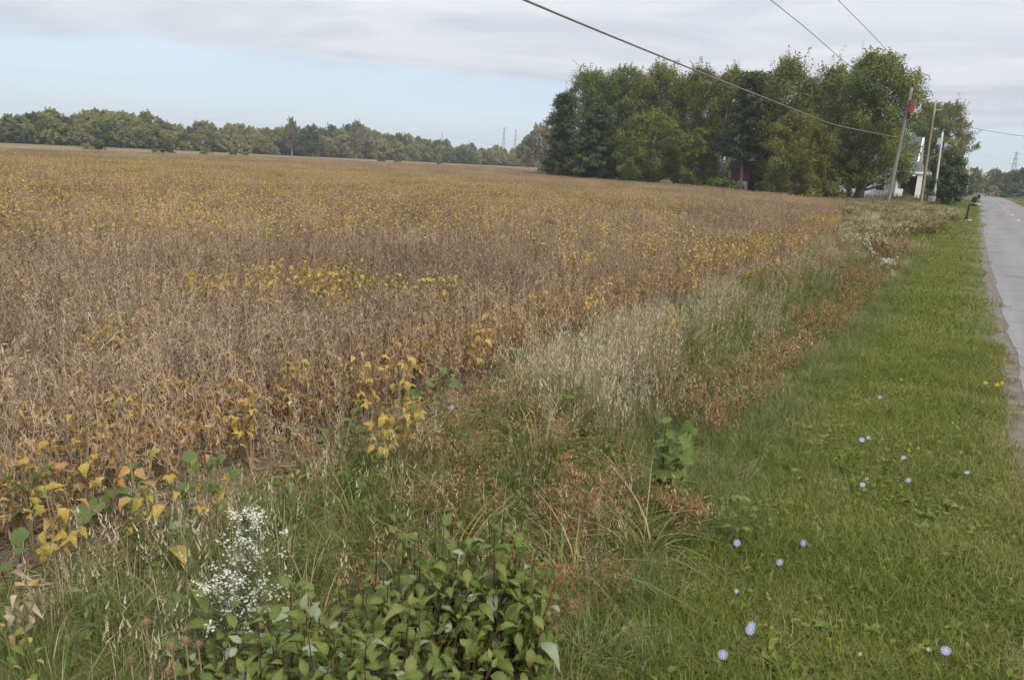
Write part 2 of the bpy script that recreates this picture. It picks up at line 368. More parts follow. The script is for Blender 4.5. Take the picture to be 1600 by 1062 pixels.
def groundmat(name, cols, s1, s2, bump=.4, rough=.9):
    m = bpy.data.materials.new(name); m.use_nodes = True; nt = m.node_tree; p = nt.nodes['Principled BSDF']
    geo = nt.nodes.new('ShaderNodeNewGeometry'); pos = geo.outputs['Position']
    a = noise(nt, pos, s1, 5, .65); b = noise(nt, pos, s2, 4, .6)
    f = mth(nt, 'ADD', mth(nt, 'MULTIPLY', a, .6), mth(nt, 'MULTIPLY', b, .5), None, True)
    nt.links.new(ramp(nt, f, cols), p.inputs['Base Color']); p.inputs['Roughness'].default_value = rough; p.inputs['Specular IOR Level'].default_value = .15
    bm = nt.nodes.new('ShaderNodeBump'); bm.inputs['Strength'].default_value = bump; bm.inputs['Distance'].default_value = .03
    nt.links.new(b, bm.inputs['Height']); nt.links.new(bm.outputs[0], p.inputs['Normal'])
    return m
M_ground = groundmat('turf_soil', [(.30, (.045, .050, .018)), (.52, (.075, .085, .028)), (.75, (.14, .125, .055))], .25, 9)
M_soil = groundmat('field_soil', [(.30, (.075, .055, .040)), (.52, (.135, .10, .072)), (.75, (.21, .165, .115))], .6, 14, .8)
M_far = groundmat('stubble', [(.30, (.10, .085, .040)), (.52, (.16, .13, .07)), (.75, (.23, .185, .11))], .03, .6, .3)
M_gravel = groundmat('gravel_mix', [(.28, (.075, .06, .048)), (.5, (.145, .12, .098)), (.72, (.25, .22, .185))], 6, 55, 1.0)

# road: grey worn chip seal, streaked along its length, with cracks
m = M_road = bpy.data.materials.new('worn_asphalt'); m.use_nodes = True; nt = m.node_tree; p = nt.nodes['Principled BSDF']
geo = nt.nodes.new('ShaderNodeNewGeometry'); pos = geo.outputs['Position']
mp = nt.nodes.new('ShaderNodeMapping'); mp.inputs['Scale'].default_value = (1.6, .05, 1); nt.links.new(pos, mp.inputs[0])
st = noise(nt, mp.outputs[0], 1.0, 4, .6); fi = noise(nt, pos, 90, 3, .7); bl = noise(nt, pos, .5, 4, .6)
f = mth(nt, 'ADD', mth(nt, 'MULTIPLY', st, .45), mth(nt, 'ADD', mth(nt, 'MULTIPLY', fi, .3), mth(nt, 'MULTIPLY', bl, .25)))
col = ramp(nt, f, [(.3, (.15, .145, .145)), (.5, (.195, .189, .187)), (.7, (.245, .238, .232))])
vo = nt.nodes.new('ShaderNodeTexVoronoi'); vo.feature = 'DISTANCE_TO_EDGE'; vo.inputs['Scale'].default_value = .42
wob = nt.nodes.new('ShaderNodeVectorMath'); wob.operation = 'ADD'
nz = nt.nodes.new('ShaderNodeTexNoise'); nz.inputs['Scale'].default_value = 1.4; nz.inputs['Detail'].default_value = 5; nt.links.new(pos, nz.inputs['Vector'])
nt.links.new(pos, wob.inputs[0]); nt.links.new(nz.outputs['Color'], wob.inputs[1]); nt.links.new(wob.outputs[0], vo.inputs['Vector'])
ck = ramp(nt, vo.outputs['Distance'], [(0, 1.0), (.028, 0.0)])
ckm = mth(nt, 'MULTIPLY', ck, mth(nt, 'MULTIPLY', noise(nt, pos, .3, 2), .9))
nt.links.new(mixc(nt, ckm, col, (.07, .066, .062)), p.inputs['Base Color']); p.inputs['Roughness'].default_value = .95; p.inputs['Specular IOR Level'].default_value = .03
bm = nt.nodes.new('ShaderNodeBump'); bm.inputs['Strength'].default_value = .35; bm.inputs['Distance'].default_value = .008; nt.links.new(fi, bm.inputs['Height']); nt.links.new(bm.outputs[0], p.inputs['Normal'])
M_paint = solid('yellow_paint', (.62, .42, .06), .7, .45, 9, col2=(.30, .24, .12))

# ------------------------------------------------------------------ ground
def sheet(name, xs, ys, z, mat, jag=None, label=None, cat=None):
    """grid sheet; xs may be functions of y"""
    g = G(); n = len(ys); V = []
    for y in ys:
        for x in xs: V.append(((x(y) if callable(x) else x), y, z))
    k = len(xs); F = []
    for i in range(n - 1):
        for j in range(k - 1):
            a = i * k + j; F += [(a, a + 1, a + k + 1), (a, a + k + 1, a + k)]
    g.add(V, F); o = g.obj(name, mat); return tag(o, label, cat, None, 'structure')
def mowedge(y):
    return np.interp(np.asarray(y, float), [-30, 2, 6, 20, 33, 60, 75], [-1.2, -1.25, -1.38, -1.42, -1.40, -.95, -.7])
def zg(x, y):
    """ground height: flat, with the shallow ditch between crop and verge"""
    x = np.asarray(x, float); y = np.asarray(y, float)
    return -.30 * np.exp(-((x - mowedge(y) + .62) / .44) ** 2) * np.clip((46 - y) / 16, 0, 1) * np.clip((y + 12) / 6, 0, 1)
_gx = np.r_[-2200, -600, -120, -20, np.arange(-4, -.3, .12), 20, 120, 600, 2200]; _gy = np.r_[-900, -200, np.arange(-14, 48, .6), 60, 120, 300, 900, 2400]
GX, GY = np.meshgrid(_gx, _gy); g = G(); k = len(_gx); ii, jj = np.meshgrid(np.arange(len(_gy) - 1), np.arange(k - 1), indexing='ij'); a = (ii * k + jj).ravel()
g.add(np.c_[GX.ravel(), GY.ravel(), zg(GX, GY).ravel() - .004], np.vstack([np.c_[a, a + 1, a + k + 1], np.c_[a, a + k + 1, a + k]]))
tag(g.obj('ground', M_ground, None, True), 'grassy ground around the field and the road, dipping in a shallow ditch', 'ground', None, 'structure')
def rbase(y): return float(np.interp(y, [-30, 0, 10, 30, 65, 150, 400, 1500], [.74, .73, .70, .42, .20, -.08, -.75, -4.5]))
def rl(y): return rbase(y) + .035 * (vnoise(y * 1.3, 3.1, 5) - .5) * 2 + .03 * (vnoise(y * 6, 1, 6) - .5)
def gl(y): return rbase(y) - .12 - .16 * (vnoise(y * .9, 8.2, 9) - .3) - .07 * vnoise(y * 5, 2, 3)
ys_road = np.concatenate([np.arange(-30, 40, .2), np.arange(40, 130, 2.0), np.arange(130, 1500, 60)])
road = sheet('road', [rl, lambda y: rbase(y) + 2.2, lambda y: rbase(y) + 4.5], ys_road, .006, M_road, label='straight two lane country road of worn grey asphalt', cat='road')
sheet('gravel_shoulder', [gl, lambda y: rbase(y) + .25], ys_road, .001, M_gravel, label='thin crumbled gravel edge between the road and the mown grass', cat='gravel')
sheet('gravel_edge', [lambda y: rbase(y) + 4.3, lambda y: rbase(y) + 4.8 + .1 * math.sin(y * .7)], ys_road, .0015, M_gravel, label='gravel edge along the far side of the road', cat='gravel')
for y in np.arange(14, 300, 12.2):
    V, F = box((0, 0, 0), (.11, 3.0, .003)); g = G(); g.add(V, F)
    tag(g.obj('road_marking', M_paint, loc=(rbase(y + 1.5) + 2.2, y + 1.5, .010)), 'worn yellow dash painted on the centre line of the road', 'road marking', 'yellow dashes along the centre of the road', 'structure')
def soyedge(y):
    """x of the crop edge along the ditch"""
    y = np.asarray(y, float)
    return np.interp(y, [-30, 1.5, 4, 12, 26, 36, 60, 75], [-3.95, -3.75, -3.6, -3.75, -4.0, -5.0, -8.2, -9.9])

# crop boundary: polygon seen from above (road side, grove side, far side)
def azof(px): d = ray(px, 300); return math.atan2(d[0], d[1])
_faz = [azof(q) for q in (-900, -300, 0, 200, 440, 820, 866, 872, 1100, 1312)]
_fr = [60, 78, 92, 118, 150, 205, 205, 122, 92.5, 66.5]
def fieldr(x, y): return np.interp(np.arctan2(x, y), _faz, _fr)
def infield(x, y): return (x < soyedge(y)) & (np.hypot(x, y) < fieldr(x, y)) & (np.arctan2(x, y) > _faz[0])
g = G(); P = []
ys_ = [-14, 0, 2, 4, 8, 12, 20, 26, 36, 50, 66]
edge_pts = [(float(soyedge(y)) + .12, y) for y in ys_]
far_pts = [(q * math.sin(a), q * math.cos(a)) for a, q in zip(_faz[::-1], _fr[::-1])]
poly = edge_pts + far_pts
V = [(x, y, .0005) for x, y in poly] + [(-30, 25, .0005)]
g.add(V, [(len(poly), i, (i + 1) % len(poly)) for i in range(len(poly))])
tag(g.obj('field_soil', M_soil), 'bare brown soil under the soybean crop', 'soil', None, 'structure')
g = G(); q = [(r_ * math.sin(a), r_ * math.cos(a), .0002) for a, r_ in zip(_faz[:7], _fr[:7])]
q2 = [(r_ * math.sin(a), r_ * math.cos(a), .0002) for a, r_ in zip(_faz[:7], (150, 200, 235, 268, 310, 430, 450))]
g.add(q + q2, [t for i in range(6) for t in ((i, i + 1, 8 + i), (i, 8 + i, 7 + i))])
tag(g.obj('stubble_strip', M_far), 'pale tan strip of dry grass between the crop and the far wood', 'dry grass', None, 'structure')

# ------------------------------------------------------------------ scattering of uncountable growth
def scatter(name, protos, mats, pos, rz, scl, idx, label, cat, tilt=None):
    """one 'stuff' object: geometry nodes put the given little meshes on its points"""
    me = bpy.data.meshes.new(name); n = len(pos)
    me.vertices.add(n); me.vertices.foreach_set('co', np.asarray(pos, np.float32).ravel())
    rot = np.zeros((n, 3), np.float32); rot[:, 2] = rz
    if tilt is not None: rot[:, :2] = tilt
    a = me.attributes.new('rot', 'FLOAT_VECTOR', 'POINT'); a.data.foreach_set('vector', rot.ravel())
    a = me.attributes.new('scl', 'FLOAT', 'POINT'); a.data.foreach_set('value', np.asarray(scl, np.float32))
    a = me.attributes.new('idx', 'INT', 'POINT'); a.data.foreach_set('value', np.asarray(idx, np.int32))
    for x in mats: me.materials.append(x)
    o = link(name, me); tag(o, label, cat, None, 'stuff')
    ng = bpy.data.node_groups.new(name + '_scatter', 'GeometryNodeTree')
    ng.interface.new_socket('Geometry', in_out='INPUT', socket_type='NodeSocketGeometry'); ng.interface.new_socket('Geometry', in_out='OUTPUT', socket_type='NodeSocketGeometry')
    gi = ng.nodes.new('NodeGroupInput'); go = ng.nodes.new('NodeGroupOutput')
    iop = ng.nodes.new('GeometryNodeInstanceOnPoints'); g2i = ng.nodes.new('GeometryNodeGeometryToInstance')
    for k, pm in enumerate(protos[::-1]):
        po = bpy.data.objects.new(name + '_piece', pm)
        oi = ng.nodes.new('GeometryNodeObjectInfo'); oi.inputs[0].default_value = po
        ng.links.new(oi.outputs['Geometry'], g2i.inputs[0])
    iop.inputs['Pick Instance'].default_value = True
    for an, ty, sk in (('rot', 'FLOAT_VECTOR', 'Rotation'), ('scl', 'FLOAT', 'Scale'), ('idx', 'INT', 'Instance Index')):
        na = ng.nodes.new('GeometryNodeInputNamedAttribute'); na.data_type = ty; na.inputs[0].default_value = an
        outp = [s_ for s_ in na.outputs if s_.enabled and s_.name == 'Attribute'][0]
        if sk == 'Rotation':
            er = ng.nodes.new('FunctionNodeEulerToRotation'); ng.links.new(outp, er.inputs[0]); outp = er.outputs[0]
        ng.links.new(outp, iop.inputs[sk])
    ng.links.new(gi.outputs[0], iop.inputs['Points']); ng.links.new(g2i.outputs[0], iop.inputs['Instance']); ng.links.new(iop.outputs[0], go.inputs[0])
    md = o.modifiers.new('scatter', 'NODES'); md.node_group = ng
    return o

# ------------------------------------------------------------------ soybean crop
def soy_plant(r, hgt=.66, pods=26, petioles=9, dry=0, yellow=0, lod=0, vb=.5):
    """material slots: 0 stalk, 1 dry leaf, 2 yellow leaf"""
    g = G()
    nb = 1 + r.integers(1, 4) if lod == 0 else 1
    nodes = []
    for b in range(nb):
        z0 = 0 if b == 0 else r.uniform(.08, .25)
        ya = r.uniform(0, 2 * PI); ln = r.uniform(.02, .12) if b == 0 else r.uniform(.10, .22)
        top = hgt * (r.uniform(.88, 1.05) if b == 0 else r.uniform(.6, .92))
        t = np.linspace(0, 1, 6 if lod == 0 else 3)
        P = np.c_[np.cos(ya) * ln * t ** 1.2, np.sin(ya) * ln * t ** 1.2, z0 + (top - z0) * t]
        P[:, :2] += r.normal(0, .008, (len(t), 2))
        V, F = tube(P, np.linspace(.0042, .0018, len(t)) * (1 if lod == 0 else 1.6), 4 if lod == 0 else 3, False); g.add(V, F, vb + r.uniform(-.15, .25), 0)
        for tt in r.uniform(.2, 1, max(2, pods // nb)):
            nodes.append([np.interp(tt, t, P[:, k]) for k in range(3)])
    T = np.array(nodes); n = len(T)
    tv, tf = POD if lod == 0 else POD2
    R = rots(r.uniform(0, 2 * PI, n), np.where(r.random(n) < .6, r.normal(-1.0, .35, n), r.normal(.6, .6, n)), r.uniform(0, PI, n))
    V, F = scat(tv, tf, R, T, r.uniform(.035, .055, n) * (1 if lod == 0 else 1.25)); g.add(V, F, np.repeat(np.clip(r.normal(vb + .08, .2, n), 0, 1), len(tv)), 0)
    if petioles:
        k = r.integers(0, n, petioles); R = rots(r.uniform(0, 2 * PI, petioles), r.uniform(.65, 1.4, petioles), 0)
        tv, tf = np.array([(-.012, 0, 0), (.012, 0, 0), (.006, .55, .03), (0, 1, 0)]), np.array([(0, 1, 2), (0, 2, 3)])
        V, F = scat(tv, tf, R, T[k], r.uniform(.07, .15, petioles)); g.add(V, F, np.repeat(np.clip(r.normal(vb + .25, .15, petioles), 0, 1), 4), 0)
    for cnt, mi, (tv, tf), sz in ((dry, 1, leaf_t(.45, .4, .8), (.035, .065)), (yellow, 2, leaf_t(.62, .1, .2), (.05, .078))):
        if cnt:
            k = r.integers(0, n, cnt); T2 = T[k] + np.c_[r.normal(0, .05, (cnt, 2)), r.uniform(0, .06, cnt)]
            if mi == 2: T2[:, 2] = np.maximum(T2[:, 2], hgt * r.uniform(.5, 1.0, cnt))
            if lod: tv, tf = QUAD
            R = rots(r.uniform(0, 2 * PI, cnt), r.normal(-.35 if mi == 1 else -.3, .55, cnt), r.normal(0, .6, cnt))
            V, F = scat(tv, tf, R, T2, r.uniform(sz[0], sz[1], cnt) * (.95 if lod else 1)); g.add(V, F, np.repeat(r.uniform(0, 1, cnt) if mi == 1 else np.clip(r.normal(.55, .22, cnt), 0, 1), len(tv)), mi)
    return g
SOYM = [M_soy, M_soyd, M_soyy]
r = np.random.default_rng(5)
# near plants: 0-5 bare brown, 6-8 with dry leaves (tan, orange), 9-10 yellow
near = [soy_plant(r, r.uniform(.58, .72), 64, 5, 0, 0, 0, .42).mesh('soy_piece', SOYM) for _ in range(6)]
near += [soy_plant(r, r.uniform(.50, .66), 48, 7, 12, 0, 0, .58).mesh('soy_piece', SOYM) for _ in range(3)]
near += [soy_plant(r, .66, 16, 6, 3, 12, 0, .5).mesh('soy_piece', SOYM) for _ in range(2)]
def soy_patch(r, size, n, pods, kinds, lod=1):
    g = G()
    for _ in range(n):
        kd = kinds[r.integers(len(kinds))]
        pl = soy_plant(r, r.uniform(.56, .70), pods, 3 if lod == 1 else 2, 2 if kd == 1 else 0, (6 if lod == 1 else 4) if kd == 2 else 0, 1, .45)
        a = r.uniform(0, 2 * PI); c, s_ = math.cos(a), math.sin(a)
        g.merge(pl, np.array([[c, -s_, 0], [s_, c, 0], [0, 0, 1]]), (r.uniform(-size / 2, size / 2), r.uniform(-size / 2, size / 2), 0))
    return g
KIND = [[0], [0, 0, 0, 0, 1], [0] * 8 + [2, 1, 1], [0, 0, 0, 0, 2, 1], [0, 0, 0, 2, 2]]
mid = [soy_patch(r, .9, 26, 24, k).mesh('soy_piece', SOYM) for k in KIND for _ in (0, 1)]
KINDF = [[0], [0, 0, 0, 0, 2], [0, 0, 0, 2], [0, 0, 2], [0, 2]]
farp = [soy_patch(r, 2.6, 150, 9, k, 2).mesh('soy_piece', SOYM) for k in KINDF for _ in (0, 1)]
YB = []     # yellow patches: world x, y, radius, strength
for px_, py_, rad, st in ((1210, 392, 1.6, .9), (1275, 372, 1.8, .8), (1160, 385, 2.2, .5), (720, 450, 1.3, .55), (880, 440, 1.5, .6), (480, 470, .8, .45), (420, 425, .9, .75), (540, 420, .9, .4),
                        (60, 310, 5, .9), (250, 300, 6, .85), (450, 305, 5, .7), (620, 300, 5, .7), (420, 345, 1.7, .75), (520, 345, 1.5, .55), (650, 330, 3, .55), (200, 350, 1.2, .3), (780, 300, 6, .6),
                        (1000, 350, 4, .45), (1090, 330, 4, .5), (930, 380, 2.5, .4), (860, 350, 3, .45), (1000, 380, 2.5, .55), (1100, 390, 2.0, .55), (600, 275, 12, .5), (100, 275, 12, .75), (330, 275, 12, .6), (900, 305, 8, .5), (100, 255, 16, .45), (400, 262, 16, .5)):
    q = at(px_, py_, .6); YB.append((q[0], q[1], rad, st))
def yellowness(x, y):
    v = .34 * (fbm(x * .16, y * .16, 3) - .52) + .5 * (fbm(x * .7, y * .7, 8) - .5)
    for bx, by, rad, st in YB:
        v = v + st * (.35 if rad < 4.5 else 1.15) * np.exp(-((x - bx) ** 2 + (y - by) ** 2) / (2 * (rad * .75) ** 2)) * (.35 + 1.3 * fbm(x * 1.1, y * 1.1, 21))
    return v
def grid_pts(x0, x1, y0, y1, step, jit=.5):
    X, Y = np.meshgrid(np.arange(x0, x1, step), np.arange(y0, y1, step)); X, Y = X.ravel(), Y.ravel()
    return X + RNG.uniform(-jit, jit, X.shape) * step, Y + RNG.uniform(-jit, jit, X.shape) * step
# near
DN, DM = 13.0, 46.0
x, y = grid_pts(-24, -3.4, -2, 18, .165)
d = np.hypot(x, y) + RNG.normal(0, .8, x.shape)
ok = infield(x + .25 * (fbm(x, y * .8, 4) - .5) * 2, y) & (d < DN) & inview(np.c_[x, y, np.full(x.shape, .35)], 260, 420)
xe, ye_ = grid_pts(-6, -3.3, -.5, 9, .15); ke = infield(xe, ye_) & (soyedge(ye_) - xe < 1.7) & inview(np.c_[xe, ye_, np.full(xe.shape, .35)], 260, 420)
x, y = np.r_[x[ok], xe[ke]], np.r_[y[ok], ye_[ke]]; e = soyedge(y) - x
ye = yellowness(x, y); u = RNG.uniform(0, 1, x.shape)
pdry = np.clip(1.0 - e / .9, .06, .8) + .5 * np.clip(fbm(x * .5, y * .5, 31) - .52, 0, 1)
idx = np.where(u < pdry, RNG.integers(6, 9, x.shape), RNG.integers(0, 6, x.shape))
idx = np.where((ye > .24) & (RNG.uniform(0, 1, x.shape) < np.clip(ye * 1.1, 0, .8)), RNG.integers(9, 11, x.shape), idx)
sc_ = RNG.uniform(.85, 1.15, x.shape) * np.clip(.84 + e * .3, .84, 1)
print('near soy', len(x))
scatter('soybean_crop', near, SOYM, np.c_[x, y, np.zeros_like(x)], RNG.uniform(0, 2 * PI, x.shape), sc_, idx, 'dry brown soybean stalks standing close together at the near end of the field', 'crop', RNG.normal(0, .09, (len(x), 2)))
y = 8 + 28 * RNG.random(480) ** .8; x = soyedge(y) - RNG.uniform(-.15, 1.3, 480)
scatter('soybean_crop', near, SOYM, np.c_[x, y, 0 * x], RNG.uniform(0, 6.3, 480), RNG.uniform(.8, 1.1, 480), np.where(fbm(x * .5, y * .3, 88) > .5, RNG.integers(9, 11, 480), RNG.integers(6, 9, 480)), 'orange and yellow leafy fringe of the soybean crop along the ditch', 'crop', RNG.normal(0, .1, (480, 2)))
def ykind(x, y):
    ye = yellowness(x, y) + RNG.normal(0, .05, x.shape)
    k = np.digitize(ye, [-.02, .12, .30, .52])
    return np.clip(k, 0, 4) * 2 + RNG.integers(0, 2, x.shape)
x, y = grid_pts(-62, -3.4, 2, 60, .74)
d = np.hypot(x, y) + RNG.normal(0, .8, x.shape); dd = np.hypot(x, y) + RNG.normal(0, 2.5, x.shape)
ok = infield(x + .45, y) & (d > DN - .6) & (dd < DM) & inview(np.c_[x, y, np.full(x.shape, .35)], 200, 200); x, y = x[ok], y[ok]
print('mid soy', len(x))
scatter('soybean_crop', mid, SOYM, np.c_[x, y, np.zeros_like(x)], RNG.uniform(0, 2 * PI, x.shape), RNG.uniform(.92, 1.12, x.shape), ykind(x, y), 'brown soybean crop with yellow leafy patches in the middle of the field', 'crop')
x, y = grid_pts(-215, -6, 0, 200, 2.2)
dd = np.hypot(x, y) + RNG.normal(0, 2.5, x.shape)
ok = infield(x + 1.2, y) & (dd > DM - 1) & (dd < fieldr(x, y) - 1) & inview(np.c_[x, y, np.full(x.shape, .35)], 200, 200); x, y = x[ok], y[ok]
print('far soy', len(x))
scatter('soybean_crop', farp, SOYM, np.c_[x, y, np.zeros_like(x)], RNG.uniform(0, 2 * PI, x.shape), RNG.uniform(.95, 1.1, x.shape), ykind(x, y), 'yellow and brown soybean crop filling the far half of the field', 'crop')

# ------------------------------------------------------------------ mown verge
r = np.random.default_rng(21)
def lawn_piece(r, n, a, h, w, broad, segs=2, dv=0.0):
    g = G(); V, F, v, _ = blades(r, n, a, h, w, (.35, 1.15), segs, round_=False); g.add(V, F, np.clip(v * .8 + dv + (RNG.random() - .5) * .1, 0, 1))
    # dry thatch lying low
    k = n // 7; T = np.c_[r.uniform(-a, a, (k, 2)), r.uniform(.008, .03, k)]
    V, F = scat(np.array([(-.02, 0, 0), (.02, 0, 0), (0, 1, .05)]), [(0, 1, 2)], rots(r.uniform(0, 2 * PI, k), r.normal(.05, .2, k), 0), T, r.uniform(.05, .1, k)); g.add(V, F, .97)
    if broad:
        tv, tf = leaf_t(.5, .08, .15); T = np.c_[r.uniform(-a, a, (broad, 2)), r.uniform(.02, .05, broad)]
        V, F = scat(tv, tf, rots(r.uniform(0, 2 * PI, broad), r.uniform(-.1, .6, broad), r.normal(0, .3, broad)), T, r.uniform(.02, .05, broad)); g.add(V, F, np.repeat(r.uniform(.25, .6, broad), len(tv)))
    return g
lawn = [lawn_piece(r, 300, .17, (.04, .115), (.0028, .0052), b).mesh('lawn_piece', [M_lawn]) for b in (4, 0, 10, 3, 0, 18)] + [lawn_piece(r, 200, .17, (.03, .08), (.0028, .0052), 2, 2, .22).mesh('lawn_piece', [M_lawn]), lawn_piece(r, 230, .17, (.035, .09), (.003, .006), 22, 2).mesh('lawn_piece', [M_lawn])]
lawn_m = [lawn_piece(r, 330, .45, (.05, .10), (.007, .013), b).mesh('lawn_piece', [M_lawn]) for b in (6, 0, 12)]
lawn_f = [lawn_piece(r, 200, .7, (.06, .11), (.02, .035), 0).mesh('lawn_piece', [M_lawn]) for b in (0, 1, 2)]
def verge(x, y, o=0): return (x > mowedge(y) - .12 - o) & (x < np.array([gl(q) for q in y]) - .10 + .12 * RNG.random(len(y)) ** 2)
x, y = grid_pts(-1.8, 1.0, 1.5, 12, .135); ok = verge(x, y) & inview(np.c_[x, y, np.zeros_like(x)], 200, 300); x, y = x[ok], y[ok]
lx, ly = x, y
x2, y2 = grid_pts(-1.8, 1.0, 11.8, 34, .4); ok = verge(x2 + .42, y2); x2, y2 = x2[ok], y2[ok]
x3, y3 = grid_pts(-9, 1.0, 33, 150, .8); ok = verge(x3 + .55, y3, np.where(y3 > 62, 6, 0)); x3, y3 = x3[ok], y3[ok]
lawn_all = lawn + lawn_m + lawn_f
px_ = np.concatenate([lx, x2, x3]); py_ = np.concatenate([ly, y2, y3])
fl = fbm(lx * 2.2, ly * 2.2, 71); fc = fbm(lx * 1.7, ly * 1.7, 75)
il = np.where(fl + RNG.normal(0, .05, fl.shape) > .60, 6, np.where(fc + RNG.normal(0, .04, fc.shape) > .70, 7, RNG.integers(0, 6, len(lx))))
gx_ = np.array([gl(q) for q in ly]); il = np.where((lx > gx_ - .32) & (RNG.random(len(lx)) < .55), 6, il)
ii = np.concatenate([il, RNG.integers(8, 11, len(x2)), RNG.integers(11, 14, len(x3))])
ss = RNG.uniform(.8, 1.2, len(px_)) * (.75 + .7 * fbm(px_ * 1.4, py_ * 1.4, 12))
print('lawn', len(px_))
scatter('mown_grass', lawn_all, [M_lawn], np.c_[px_, py_, zg(px_, py_)], RNG.uniform(0, 2 * PI, px_.shape), ss, ii, 'short green mown grass of the verge between the weedy ditch and the road', 'grass')
# grass on the other side of the road, and the yard by the house
x, y = grid_pts(4, 16, 40, 150, 1.2); k = x > np.array([rbase(q) for q in y]) + 6.4
scatter('verge_grass', lawn_f, [M_lawn], np.c_[x, y, np.zeros_like(x)][k], RNG.uniform(0, 6, k.sum()), RNG.uniform(1.0, 2.6, k.sum()), RNG.integers(0, 3, k.sum()), 'rough green grass along the far side of the road', 'grass')

# ------------------------------------------------------------------ weedy ditch
r = np.random.default_rng(33)
def long_tuft(r, n=46, h=(.18, .40), w=(.0035, .007), lean=(.25, 1.25), area=.10, seeds=0):
    g = G(); V, F, v, _ = blades(r, n, area, h, w, lean, 4); g.add(V, F, v * .82, 0)
    V, F, v, _ = blades(r, n // 5, area, h, w, (.5, 1.4), 3); g.add(V, F, .86 + .14 * v, 0)
    return g
def dry_tuft(r, n=26, h=(.34, .66), area=.12):
    g = G(); V, F, v, tip = blades(r, n, area, h, (.0022, .0042), (.05, .45), 4); g.add(V, F, .25 + .7 * v, 1)
    # feathery seed heads along the top of each stem
    k = 9; T = np.repeat(tip, k, 0); q = np.tile(np.linspace(0, 1, k), n); T = T + np.c_[r.normal(0, .008, (n * k, 2)), -q * .13]
    R = rots(r.uniform(0, 2 * PI, n * k), r.uniform(.5, 1.4, n * k), 0)
    V, F = scat(np.array([(-.10, 0, 0), (.10, 0, 0), (0, 1, 0)]), [(0, 1, 2)], R, T, r.uniform(.02, .05, n * k)); g.add(V, F, np.repeat(r.uniform(.3, 1, n * k), 3), 1)
    V, F, v, _ = blades(r, n, area, (.18, .4), (.003, .006), (.4, 1.3), 3); g.add(V, F, .1 + .6 * v, 1)
    V, F, v, _ = blades(r, n // 2, area, (.15, .35), (.003, .006), (.3, 1.1), 3); g.add(V, F, v * .7, 0)
    return g
def broad_weed(r, h=.35, n=26, s=(.03, .06), w=.5, lobed=False):
    g = G(); tv, tf = lobed_t() if lobed else leaf_t(w, .1, .25); T = []
    for b in range(4):
        a, ln, top = r.uniform(0, 2 * PI), r.uniform(.03, .16), h * r.uniform(.7, 1)
        t = np.linspace(0, 1, 4); P = np.c_[np.cos(a) * ln * t, np.sin(a) * ln * t, top * t]; V, F = tube(P, .0022, 3, False); g.add(V, F, .45, 2)
        for tt in r.uniform(.25, 1, n // 4): T.append([np.interp(tt, t, P[:, q]) for q in range(3)])
    T = np.array(T); n = len(T); R = rots(r.uniform(0, 2 * PI, n), r.normal(-.05, .4, n), r.normal(0, .3, n))
    V, F = scat(tv, tf, R, T, r.uniform(s[0], s[1], n)); g.add(V, F, np.repeat(np.clip(r.normal(.45, .22, n), 0, 1), len(tv)), 2)
    return g
WM = [M_long, M_dryg, M_broad, M_rust, M_gold, M_sedge]
def sedge_tuft(r):
    g = G(); V, F, v, _ = blades(r, 40, .09, (.45, .85), (.006, .011), (.7, 1.55), 6); g.add(V, F, v, 5); return g
def fine_brown(r, h=.5):
    g = G(); V, F, v, tip = blades(r, 22, .13, (h * .6, h), (.002, .003), (.1, .6), 3); g.add(V, F, .4 + .4 * v, 3)
    k = 16; T = np.repeat(tip, k, 0) + r.normal(0, .03, (22 * k, 3)) - np.array([0, 0, .03])
    V, F = scat(NEEDLE[0] * np.array([2.4, 1, 1]), NEEDLE[1], rots(r.uniform(0, 6.3, len(T)), r.uniform(-.5, 1.2, len(T)), 0), T, r.uniform(.02, .04, len(T))); g.add(V, F, np.repeat(r.uniform(.2, 1, len(T)), 3), 3)
    return g
def gold_patch(r, size=1.3, n=34, h=(.6, 1.05), gold=.5):
    """tall rank weeds: leafy stems with drooping olive and brown tops"""
    g = G()
    for _ in range(n):
        bx, by = r.uniform(-size / 2, size / 2, 2); hh = r.uniform(*h); a, ln = r.uniform(0, 6.3), r.uniform(.02, .2); vb = r.uniform(.1, .6)
        t = np.linspace(0, 1, 3); P = np.c_[bx + np.cos(a) * ln * t, by + np.sin(a) * ln * t, hh * t]; V, F = tube(P, .006, 3, False); g.add(V, F, .5, 4)
        k = 22; tt = r.uniform(.15, 1, k); T = np.c_[np.interp(tt, t, P[:, 0]), np.interp(tt, t, P[:, 1]), np.interp(tt, t, P[:, 2])]
        V, F = scat(QUAD[0] * np.array([.6, 1, 1]), QUAD[1], rots(r.uniform(0, 6.3, k), r.normal(.1, .5, k), 0), T, r.uniform(.08, .14, k)); g.add(V, F, np.repeat(np.clip(vb + r.normal(0, .12, k), 0, 1), 4), 4)
        if r.random() < gold:
            k = 12; T = P[-1] + np.c_[r.normal(0, .05, (k, 2)), r.uniform(-.12, .05, k)]
            V, F = scat(*QUAD, rots(r.uniform(0, 6.3, k), r.normal(.4, .5, k), 0), T, r.uniform(.05, .10, k)); g.add(V, F, np.repeat(r.uniform(.65, 1, k), 4), 4)
    return g
ditch = [long_tuft(r) for _ in range(4)] + [dry_tuft(r) for _ in range(4)] + [sedge_tuft(r) for _ in range(2)] + [broad_weed(r), broad_weed(r, .3, 30, (.02, .045)), broad_weed(r, .4, 18, (.05, .08))] \
    + [fine_brown(r, .45), fine_brown(r, .55)] + [long_tuft(r, 70, (.16, .36), (.0035, .0065), (.5, 1.5), .12) for _ in range(3)] \
    + [dry_tuft(r, 16, (.25, .5), .14) for _ in range(2)]
